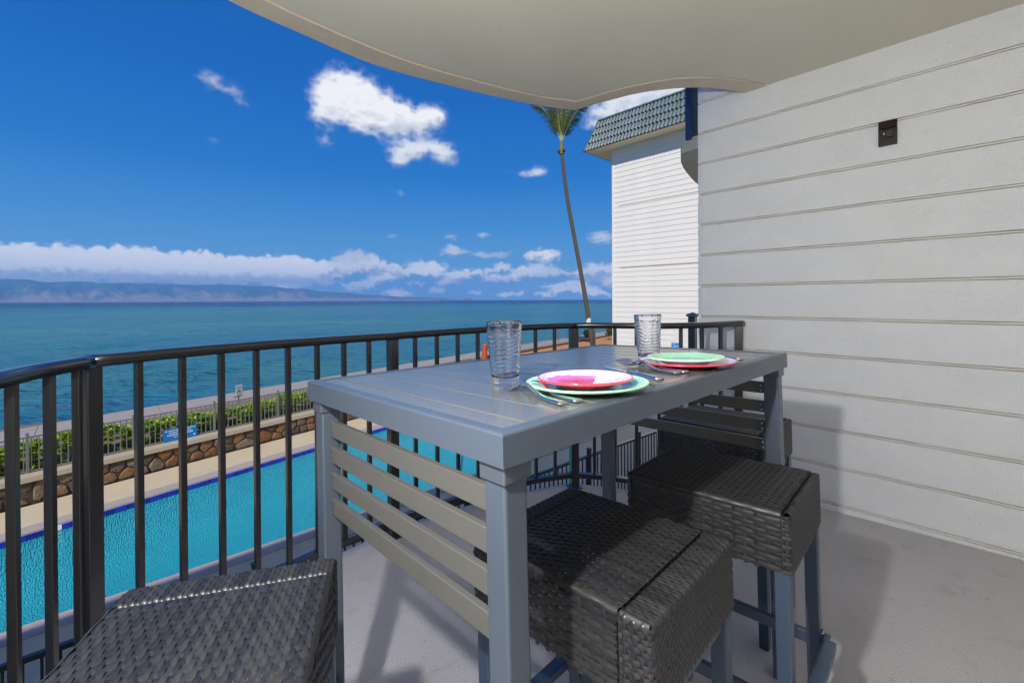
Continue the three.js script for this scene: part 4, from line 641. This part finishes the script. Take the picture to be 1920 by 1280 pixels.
// coconut palm
{
  const t = thing('palm_tree', 'tall thin coconut palm with a bent trunk before the white building', 'palm', [18.98, -2.5, -13.65]);
  const P = [[19.0, -2.6, -13.63], [18.89, -1.28, -13.75], [18.74, 0.05, -13.9], [18.63, 1.2, -14.02], [18.46, 2.58, -14.19], [18.25, 4.24, -14.4], [18.03, 6.03, -14.63], [17.88, 7.55, -14.78], [17.79, 8.79, -14.88]].map((p) => V(...p).sub(t.position));
  const c = new THREE.CatmullRomCurve3(P), n = 220, m = 14, pos = [], uv = [], idx = [], fr = c.computeFrenetFrames(n);
  for (let i = 0; i <= n; i++) { const u = i / n, q = c.getPointAt(u), r = lerp(.135, .084, Math.pow(u, .7)) * (1 + .05 * Math.max(0, Math.sin(u * 330)) + .03 * pn(u * 60, 1)) + .05 * Math.exp(-u * 30); for (let k = 0; k <= m; k++) { const a = k / m * 6.2832, d = fr.normals[i].clone().multiplyScalar(Math.cos(a)).addScaledVector(fr.binormals[i], Math.sin(a)); pos.push(q.x + d.x * r, q.y + d.y * r, q.z + d.z * r); uv.push(k / m, u * 12); if (i && k < m) { const A = (i - 1) * (m + 1) + k, B = i * (m + 1) + k; idx.push(A, A + 1, B, A + 1, B + 1, B); } } }
  part('trunk', geo(pos, idx, uv), std(lin(.12, .092, .068), .95, 0, { map: rep(cStain, .6), bumpMap: rep(nStucco, .4), bumpScale: .03 }), t);
  const band = c.getPointAt(.235); part('paint_band', new THREE.CylinderGeometry(.125, .128, .26, 16, 1, true).rotateZ(-.06).translate(band.x, band.y, band.z), std(lin(.6, .6, .58), .9), t);
  const top = P.at(-1).clone(); part('crown_shaft', new THREE.CylinderGeometry(.06, .13, .7, 12).translate(top.x, top.y + .25, top.z), std(lin(.16, .15, .05), .8), t);
  const fol = phys(lin(.105, .155, .022), .38, { transmission: .3, thickness: 0 }), fol2 = phys(lin(.20, .22, .05), .38, { transmission: .3, thickness: 0 }), rib = std(lin(.42, .44, .22), .5);
  for (let f = 0; f < 14; f++) {
    const az = f * 2.4 + rr(-.2, .2), lean = lerp(.08, .46, Math.pow(f / 16, 1.1)), L = rr(2.9, 3.7), d = V(Math.cos(az), 0, Math.sin(az)), base = top.clone().add(V(0, .35 + .2 * (1 - f / 16), 0));
    const cu = (s) => base.clone().addScaledVector(d, L * (Math.sin(lean) * s + .22 * s * s)).add(V(0, L * (Math.cos(lean) * s - .30 * s * s * s - .04 * s * s), 0));
    const pts = [...Array(15).keys()].map((i) => cu(i / 14)), list = [], side0 = V(-d.z, 0, d.x);
    const g = thing; const frond = part('frond', new THREE.TubeGeometry(new THREE.CatmullRomCurve3(pts), 20, .017, 6), rib, t);
    for (let i = 0; i < 46; i++) for (const sd of [-1, 1]) { const s = .16 + .84 * i / 46, p = cu(s), tg = cu(Math.min(1, s + .02)).sub(p).normalize(), out = side0.clone().multiplyScalar(sd).addScaledVector(tg, .75).add(V(0, -.22 - .35 * rnd(), 0)).normalize(), l = .62 * Math.sin(Math.PI * clamp(.12 + .82 * s)) * rr(.85, 1.1), w = .021, up = tg.clone().multiplyScalar(w), e = p.clone().addScaledVector(out, l).add(V(0, -.14 * l, 0)), mid = p.clone().addScaledVector(out, l * .5); list.push(geo([p.x - up.x * .5, p.y - up.y * .5, p.z - up.z * .5, p.x + up.x * .5, p.y + up.y * .5, p.z + up.z * .5, mid.x - up.x, mid.y - up.y, mid.z - up.z, mid.x + up.x, mid.y + up.y, mid.z + up.z, e.x, e.y, e.z], [0, 1, 2, 1, 3, 2, 2, 3, 4])); }
    part('leaflets', merge(list), f % 3 ? fol : fol2, frond, { kind: 'stuff' });
  }
  for (let i = 0; i < 4; i++) part('coconut', new THREE.SphereGeometry(.09, 12, 8).scale(1, 1.2, 1).translate(top.x + .17 * Math.cos(i * 1.7), top.y + rr(-.05, .12), top.z + .17 * Math.sin(i * 1.7)), std(lin(.10, .045, .025), .7), t);
}
// the white building next door
{
  const t = thing('neighbour_building', 'tall white sided building with a green tiled mansard roof', 'building', [0, 0, 0]);
  const X = 15.22, zC = -10.12, zB = 8, yT = 7.15, paint = std(lin(.73, .70, .66), .7, 0, { map: rep(cWall, 4.1) });
  part('core', box(14, 9.8, zB - zC - .06, X + 7.04, 2.23, (zB + zC) / 2), paint, t);
  const lap = .197, prof = [[0, 0], [-.024, 0], [-.010, lap + .012], [0, lap + .012]];
  const boardGeo = () => { const pos = [], idx = []; for (const z of [zC, zB]) for (const [x, y] of prof) pos.push(x, y, z); for (let j = 0; j < 4; j++) { const k = (j + 1) % 4; idx.push(j, k, 4 + j, k, 4 + k, 4 + j); } idx.push(0, 2, 1, 0, 3, 2, 4, 5, 6, 4, 6, 7); return mUV(geo(pos, idx, null, true)); }, bg = boardGeo();
  for (let y = -2.68; y < yT - .05; y += lap) part('siding_board', bg, paint, t).position.set(X + .03, Math.min(y, yT - lap - .012), 0);
  const fl = std(lin(.62, .52, .34), .7); for (const y of [4.87, 2.42]) part('flashing', box(.012, .016, zB - zC - .35, X - .0005, y, (zB + zC) / 2 + .175), fl, t);
  part('corner_board', box(.03, yT + 2.7, .075, X + .012, (yT - 2.7) / 2, zC + .03), paint, t);
  const sf = std(lin(.80, .70, .47), .75);
  part('soffit', mUV(merge([box(.60, .03, 20, X - .285, yT + .015, zC - .9 + 10), box(15, .03, .93, X + 7.5, yT + .015, zC - .445)])), sf, t);
  const roof = part('roof', merge([geo([14.66, 7.19, -11.02, 15.22, 8.42, -10.78, 15.22, 8.42, 6, 14.66, 7.19, 6], [0, 1, 2, 0, 2, 3], null, true), geo([14.66, 7.19, -11.02, 30, 7.19, -11.02, 30, 8.42, -10.6, 15.22, 8.42, -10.78], [0, 2, 1, 0, 3, 2], null, true), box(14.6, .1, 16.6, 22.6, 8.40, -2.4)]), std(lin(.05, .085, .085), .7), t);
  part('fascia', merge([box(.02, .05, 17, 14.625, 7.165, -2.5), box(15.4, .05, .02, 22.33, 7.165, -11.03)]), std(lin(.22, .20, .16), .6), t);
  // glazed barrel tiles, four courses up the steep face
  const glaze = [[.036, .072, .072], [.045, .083, .08], [.03, .06, .062], [.055, .09, .085]].map((c) => phys(lin(...c), .42, { ior: 2.2 }));
  const pitch = .1475, sec = [[0, .004], [.012, .006], [.028, .028], [.045, .045], [.066, .052], [.087, .045], [.105, .028], [.122, .006], [pitch, .004]];
  const e0 = V(14.615, 7.13, 0), up = V(.60, 1.30, 0).normalize(), nrm = V(-up.y, up.x, 0), TLn = .42, exp = .355;
  const tg = (() => { const pos = [], idx = [], k = sec.length; for (const [s, lift, sc] of [[0, .046, 1], [TLn, .002, .9]]) for (const [u, h] of sec) pos.push(u, s, h * sc + lift); for (const [u, h] of sec) pos.push(u, 0, h + .006); for (let j = 0; j < k - 1; j++) { idx.push(j, j + 1, k + j, j + 1, k + j + 1, k + j); idx.push(2 * k + j, 2 * k + j + 1, j, 2 * k + j + 1, j + 1, j); } const g = geo(pos, idx, null); return g.applyMatrix4(new THREE.Matrix4().makeBasis(V(0, 0, 1), up, nrm)); })();
  for (let r = 0; r < 4; r++) for (let z = -11.0 + r * .075; z < -4.6; z += pitch) { const o = part('roof_tile', tg, glaze[(rnd() * 4) | 0], roof); o.position.copy(e0).addScaledVector(up, r * exp).add(V(rr(-.003, .003), rr(-.004, .004), z)); }
  const ridge = std(lin(.085, .13, .12), .5), rt = () => { const g = new THREE.CylinderGeometry(.085, .10, .46, 12, 1, false, 0, Math.PI); return g; };
  for (let z = -10.75; z < -4.6; z += .40) { const o = part('ridge_tile', rbox(.16, .07, .42, .02), ridge, roof); o.position.set(15.22, 8.47, z + .2); o.rotation.x = .03; }
  for (let i = 0; i < 4; i++) { const o = part('hip_tile', between([14.60, 7.14, -11.05], [14.60 + up.x * .40, 7.14 + up.y * .40, -10.97], .13, .06, .02), ridge, roof); o.position.set(up.x * exp * i, up.y * exp * i, .072 * i); }
  const sg = thing('small_blue_sign', 'small blue sign low on the white sided building', 'sign', [X - .02, -.50, -7.45]);
  part('sign_board', rbox(.012, .2, .34, .002), std(lin(.01, .12, .48), .45), sg);
  const wt = canvasTex(256, 150, (g, w, h) => { g.fillStyle = '#1262b4'; g.fillRect(0, 0, w, h); g.fillStyle = '#a9d4ff'; g.fillRect(24, 22, 90, 16); g.fillRect(46, 66, 86, 16); g.fillRect(140, 56, 96, 22); g.fillRect(22, 102, 110, 16); g.fillRect(150, 110, 86, 14); });
  part('sign_face', new THREE.PlaneGeometry(.336, .196).rotateY(-Math.PI / 2).translate(-.0065, 0, 0), std(lin(1, 1, 1), .5, 0, { map: wt }), sg);
}
// dark picket fence round the ground-floor patio
{
  const t = thing('patio_fence', 'dark metal picket fence of the ground floor patio below the balcony', 'fence', [0, 0, 0]);
  const a = V(-5.5, -1.6, -5.36), b = V(11.5, -1.6, -4.50), L = a.distanceTo(b), d = b.clone().sub(a).normalize();
  part('top_rail', between(a.toArray(), b.toArray(), .045, .045, .004), M.bronze, t); part('bottom_rail', between([a.x, -2.58, a.z], [b.x, -2.58, b.z], .03, .03, .003), M.bronze, t);
  const pk = box(.019, .97, .019), at = (s) => a.clone().addScaledVector(d, s);
  for (let s = .05; s < L; s += .1035) { const p = part('picket', pk, M.bronze, t), q = at(s); p.position.set(q.x, -2.09, q.z); p.rotation.y = Math.atan2(-d.z, d.x); }
  for (const x of [-4.4, -1.6, 1.2, 3.8, 6.41, 7.95, 10.4]) { const q = at((x - a.x) / d.x), p = part('fence_post', rbox(.062, 1.22, .062, .004), M.bronze, t); p.position.set(q.x, -2.09, q.z); part('post_cap', rbox(.078, .02, .078, .004, 0, .617, 0), M.bronze, p); }
}
// white garden chair by the side path
{
  const t = thing('garden_chair', 'white slatted garden chair on the path beyond the dark picket fence', 'chair', [9.9, G0, -4.05]); t.rotation.y = .9;
  const w = M.white; part('seat', merge([...Array(5).keys()].map((i) => rbox(.5, .02, .085, .006, 0, .42, -.22 + i * .105))), w, t);
  const bk = part('backrest', merge([rbox(.5, .05, .03, .008, 0, 1.05, -.34), rbox(.5, .04, .03, .008, 0, .55, -.26)]), w, t); for (let i = 0; i < 6; i++) part('slat', between([-.2 + i * .08, .55, -.26], [-.2 + i * .08, 1.05, -.34], .045, .014, .004), w, bk);
  for (const sx of [-1, 1]) { for (const z of [.2, -.24]) part('leg', rbox(.045, z > 0 ? .64 : .62, .045, .006, sx * .26, z > 0 ? .32 : .31, z), w, t); part('arm', rbox(.06, .025, .5, .008, sx * .26, .65, 0), w, t); }
  part('striped_cushion', mUV(rbox(.44, .42, .07, .03, 0, .82, -.24).rotateX(-.12)), std(lin(1, 1, 1), .9, 0, { map: rep(tex(64, 8, (u) => (u % .5) < .18 ? [.16, .17, .2] : [.75, .76, .78]), .22) }), t);
}

renderer.render(scene, camera);
